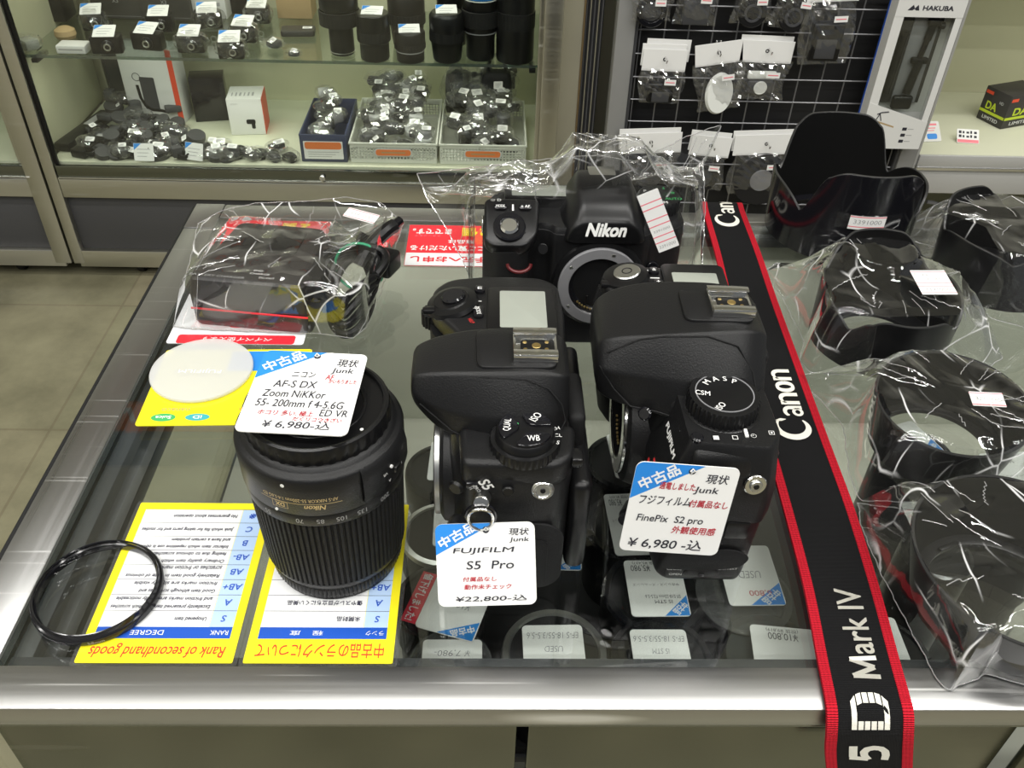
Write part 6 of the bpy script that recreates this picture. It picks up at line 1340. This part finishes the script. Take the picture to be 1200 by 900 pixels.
# ------------------------------------------------------------------ things hanging on the wire grid
def hook(px, py):
    p = ony(px, py, YG-4)
    q = MB(); q.tube([(-4.5, 0, 2), (-4.5, -3, -2), (-4.5, -52, -14), (-4.5, -56, -8)], 1.4, 'chrome', 6); q.tube([(4.5, 0, 2), (4.5, -3, -2), (4.5, -20, -6)], 1.4, 'chrome', 6); q.box((0, 0, 0), (13, 2, 5), 'chrome', .5)
    return p, q
HK = 'chrome hooks on the wire grid'
def hanging(label, px, py, wpx, hc, hb, item, rot=0.0, seed=1, tint='bag_film_far', cards=1, depth=0, sticker_=True, wob=.1):
    """Bag under a folded white header card, hung on the grid: px, py = top centre of the card in the photograph."""
    y = YG-34-depth; p = ony(px, py, y); w = (ony(px+wpx/2, py, y)-ony(px-wpx/2, py, y)).length
    t = thing('hanging_bag', label, 'bagged accessory', p); T = Matrix.Rotation(rot, 4, 'Y'); rn = random.Random(seed)
    for k in range(cards):
        q = MB(); q.box((3*k*(-1)**k, 1.2+k*5, -hc/2+k*9), (w, 1.6, hc), 'paper', .4, 1, T); q.ring(T @ Vector((0, .1+k*5, -hc*.45+k*9)), (0, -1, 0), 2.0, 4.0, .5, 'dark_grey', 16, 0) if k == 0 else None; q.build('header_card', t, (0, 0, 0))
    q = MB(); n = 14; D = [(rn.uniform(-1, 1)*.09, rn.uniform(-1, 1)*.09, rn.random()) for _ in range(6)]
    for sgn in (-1, 1):
        P = []
        for i in range(n+1):
            row = []
            for j in range(n+1):
                u, v = j/n-.5, i/n; bul = math.sin(PI*min(1, v*1.05))**.6*math.cos(PI*u)**.5 if abs(u) < .5 else 0
                f = sum(abs((u*w*a+v*hb*b+c_) % 1-.5) for a, b, c_ in D)
                row.append(T @ Vector((u*w*(1+wob*math.sin(v*5+seed)), sgn*(2+14*bul)+f*3.5-4, -hc*.9-v*hb)))
            P.append(row)
        q.grid(P, tint)
    q.build('plastic_bag', t, (0, 0, 0), smooth=0)
    q = MB(); c = T @ Vector((0, -2, -hc-hb*.60)); item(q, c, w, hb); q.build('accessory', t, (0, 0, 0))
    if sticker_:
        q = MB(); q.box((w*.16, -20, -hc-hb*.22), (w*.26, .5, 12), 'paper', 0, 1, T); q.box((w*.16, -20.4, -hc-hb*.22), (w*.2, .3, 2), 'pink_line', 0, 1, T); q.build('price_sticker', t, (0, 0, 0))
    hp, hq = hook(px, py-5); tag(hq.build('wire_hook', loc=hp+Vector((0, 0, -6))), 'chrome hook for the '+label.split(',')[0], 'hook', HK)
    return t
def it_cap(q, c, w, h): q.cyl(c+Vector((0, 4, 0)), (0, -1, .1), w*.36, 9, 'black_satin', 1.5, 36); q.ring(c+Vector((0, -5, 0)), (0, -1, .1), w*.16, w*.22, 2, 'dark_grey', 32, .5)
def it_box(q, c, w, h): q.box(c, (w*.6, 14, h*.62), 'dark_grey', 3)
def it_pouch(q, c, w, h): q.box(c, (w*.62, 18, h*.6), 'black_satin', 6, 3); q.box(c+Vector((0, -9, -h*.1)), (w*.4, 2, h*.3), 'dark_grey', 3)
def it_white(q, c, w, h): q.lathe([(0, -7), (w*.30, -7), (w*.33, 0), (w*.30, 7), (0, 7)], 'frosted', 40, axis_to(c, (.3, -1, .1)) @ Matrix.Diagonal((1, 1.35, 1, 1)))
def it_button(q, c, w, h): q.box(c, (w*.5, 10, h*.34), 'dark_grey', 4, 3); q.cyl(c+Vector((0, -5, 0)), (0, -1, 0), w*.13, 3, 'frosted', 1, 24); q.box(c+Vector((0, 2, h*.3)), (w*.55, 8, h*.2), 'frosted', 3)
def it_ring(q, c, w, h): q.ring(c+Vector((0, 4, 0)), (0, -1, 0), w*.24, w*.37, 7, 'black_gloss', 40, 1.5); q.cyl(c+Vector((0, 4, 0)), (0, -1, 0), w*.23, 4, 'dark_grey', 1, 32)
def it_disc(q, c, w, h): q.cyl(c+Vector((0, 4, 0)), (0, -1, 0), w*.44, 7, 'black_gloss', 2, 40); q.cyl(c+Vector((0, -3, 0)), (0, -1, 0), w*.18, 3, 'mid_grey', 1, 30)
hanging('hanging bag with a round filter, first in the top row', 770, -40, 50, 52, 58, it_ring, 0, 1)
hanging('hanging bag with a blue-grey box, second in the top row', 826, -46, 52, 52, 76, it_box, .03, 2, wob=.06)
hanging('hanging bag with a lens cap, third in the top row', 890, -42, 48, 52, 66, it_cap, -.04, 3)
hanging('hanging crinkled bag with two caps, right of the third top-row bag', 948, -40, 50, 52, 76, it_cap, .1, 4)
hanging('large hanging bag with a black pouch, left of the boxed tripod', 982, -30, 62, 52, 130, it_pouch, -.06, 5, depth=12)
hanging('hanging bag under a stack of three white cards, first in the middle row', 781, 58, 52, 46, 74, it_pouch, .02, 6, cards=3)
hanging('hanging bag with a large white oval, its card tilted, in the middle row', 843, 50, 56, 46, 104, it_white, -.16, 7, wob=.12)
hanging('hanging bag with a small round button and white foam, right end of the middle row', 902, 48, 62, 46, 84, it_button, 0.02, 8, cards=2)
hanging('hanging bag behind the tall camera bag, first in the bottom row', 764, 156, 72, 48, 90, it_ring, -.05, 9, cards=2)
hanging('hanging bag with a filter under two cards, beside the twisted camera bag', 836, 160, 48, 48, 86, it_ring, .08, 10, cards=2)
hanging('hanging bag with a large black disc, beside the open petal hood', 900, 158, 76, 48, 100, it_disc, -.05, 11, cards=2)
# boxed tripod
pb = ony(1030, 120, YG-42); t = thing('tripod_box', 'tall white box with a window showing a black tripod, hung beside the grey post', 'box', (884, YG-42, 428)); w, h = 140, 330
q = MB()
for c, s in (((0, 20, h/2), (w, 2, h)), ((-w/2+1, 0, h/2), (2, 40, h)), ((w/2-1, 0, h/2), (2, 40, h)), ((0, 0, 1), (w, 40, 2)), ((0, 0, h-1), (w, 40, 2))): q.box(c, s, 'box_white')
q.box((0, -20.8, h-24), (w, 1.2, 48), 'box_white'); q.box((-w/2+10, -20.2, h/2-.5), (19.8, 1.0, h-2), 'box_white'); q.box((w/2-7, -20.2, h/2-.5), (13.8, 1.0, h-2), 'box_white')
Mf = frame((0, -20.8, 0), (1, 0, 0), (0, 0, 1)); q.prism([(-w/2, 0), (w/2, 0), (w/2, 62), (-w/2, 104)], -.75, .75, 'box_white', M=Mf); q.build('box_shell', t, (0, 0, 0))
q = MB(); q.box((-w/2-.6, 17, h/2), (1.2, 5, h), 'card_blue'); q.build('blue_edge', t, (0, 0, 0))
q = MB(); q.text('HAKUBA', 14, h-30, 62, 9, 'ink', Mf, 1.0, bold=.03); q.poly([(-48, h-35), (-38, h-24), (-34, h-31), (-28, h-24), (-24, h-35), (-31, h-35), (-34, h-32), (-38, h-35)], 1.0, 'ink', Mf)
q.build('brand_print', t, (0, 0, 0)); q = MB(); q.add([(-42, 60, 1), (-2, 48.5, 1), (-2, 52, 1), (-42, 63.5, 1)], [(0, 1, 2, 3)], 'kraft', Mf)
q.build('name_print', t, (0, 0, 0)); q = MB()
for k in range(3): q.prism(rrect(10, 7, 1, cx=24, cy=46-14*k), .8, 1.0, 'ink', M=Mf); q.quad(31, 45-14*k, 44, 46.5-14*k, 1.0, 'grey_print', Mf)
q.build('feature_print', t, (0, 0, 0)); q = MB(); q.tube([(-46, 78, 1), (-38, 82, 1), (-22, 84, 1)], 1.2, 'ink', 6, M=Mf); q.tube([(-40, 80, 1), (-46, 64, 1)], 1.0, 'ink', 6, M=Mf); q.tube([(-40, 80, 1), (-34, 64, 1)], 1.0, 'ink', 6, M=Mf); q.build('box_print', t, (0, 0, 0))
q = MB(); q.box((-3, 8, 190), (w-38, 3, 190), 'box_dark', 1); q.box((12, 5, 190), (54, 3, 190), 'mid_grey', 1); q.build('inner_tray', t, (0, 0, 0))
q = MB(); q.tube([(24, -2, 268), (20, -4, 232)], 8, 'black_satin', 12); q.tube([(20, -4, 232), (16, -4, 196)], 6, 'black_satin', 12); q.box((24, -4, 268), (26, 14, 12), 'black_satin', 3); q.cyl((36, -6, 262), (1, 0, 0), 7, 10, 'black_smooth', 1, 20)
q.tube([(18, -4, 190), (10, -6, 120)], 9, 'black_satin', 12); q.box((16, -5, 190), (36, 12, 14), 'black_satin', 4); q.box((6, -5, 100), (44, 14, 30), 'black_satin', 6, 3); q.tube([(-30, -4, 250), (-34, -4, 120)], 8, 'black_satin', 12); q.build('tripod', t, (0, 0, 0))
q = MB(); q.box((-3, -20, 180), (w-34, .6, 190), 'case_glass'); q.build('window_film', t, (0, 0, 0))
# on the cream shelf
ZR = 370.4
def at_r(px, py): return onz(px, py, ZR)
c = at_r(1182, 150); t = thing('film_box', 'black box with lime green band and DA lettering on the cream shelf', 'box', c, .38)
q = MB(); q.box((30, 40, 42), (118, 80, 84), 'box_dark', 1.5); q.build('carton_body', t, (0, 0, 0)); q = MB(); Ml = frame((-29.2, 40, 0), (0, -1, 0), (0, 0, 1)); Mq = frame((30, -.2, 0), (1, 0, 0), (0, 0, 1))
for M, ww in ((Ml, 80), (Mq, 118)): q.quad(-ww/2+1, 22, ww/2-1, 29, .3, 'lime', M); q.text('DA', -ww*.1, 42, ww*.4, 18, 'lime', M, .4, bold=.03); q.text('LIMITED', 0, 12, ww*.6, 8, 'paper_grey', M, .4, bold=.02); q.quad(-ww/2+4, 68, -ww/2+26, 76, .3, 'box_red', M); q.text('HD', ww*.22, 58, 12, 7, 'paper_grey', M, .4)
q.build('printed_face', t, (0, 0, 0))
c = at_r(1092, 166); t = thing('shelf_card', 'white laminated card with a blue patch standing on the cream shelf', 'sign card', c, .12); q = MB(); M = frame((0, 0, 0), (1, 0, 0), (0, .75, .66)); q.prism(rrect(50, 52, 4, cy=26), 0, 1.4, 'box_white', M=M); q.build('card_body', t, (0, 0, 0))
q = MB(); q.prism(rrect(26, 14, 4, cx=2, cy=13), 1.45, 1.7, 'tag_blue', M=M); q.quad(-18, 41, 18, 46, 1.6, 'pink_line', M); q.quad(-18, 33, 14, 35.5, 1.6, 'pink_line', M); q.quad(-18, 27, 10, 29, 1.6, 'pink_line', M); q.build('card_print', t, (0, 0, 0))
c = at_r(1134, 168); t = thing('shelf_card', 'small white card with black characters and a pink foot on the cream shelf', 'sign card', c, -.12); q = MB(); M = frame((0, 0, 0), (1, 0, 0), (0, .75, .66)); q.prism(rrect(52, 36, 1.5, cy=18), 0, 1.4, 'paper', M=M); q.build('card_body', t, (0, 0, 0))
q = MB(); q.quad(-25, 1, 25, 9, 1.5, 'pink_line', M); [q.quad(-22+9*k, y0, -22+9*k+6.5-(k % 2)*2, y0+7-(k % 3), 1.6, 'ink', M) for k in range(5) for y0 in (14, 24.5)]; q.build('card_print', t, (0, 0, 0))
for k, (lab, px) in enumerate((('silver-black lens standing on the upper cream shelf, at the top border', 1148), ('silver-black lens on the upper cream shelf, cut by the right border', 1184))):
    p = ony(px, 10, 2030); t = thing('camera_lens', lab, 'camera lens', (p.x, 2030, 800.4)); q = MB(); q.lathe([(0, 0), (30, 0), (33, 2), (33, 60), (36, 66), (36, 110), (0, 110)], 'mid_grey', 48); q.build('lens_barrel', t, (0, 0, 0)); q = MB(); q.lathe([(33.2, 18), (34.4, 19), (34.4, 50), (33.2, 51)], 'black_rubber', 120, mod=lambda i, r, z: r-(.6 if i % 4 < 2 else 0)); q.build('grip_ring', t, (0, 0, 0))
bpy.data.objects.remove(_to); bpy.data.curves.remove(_tc)
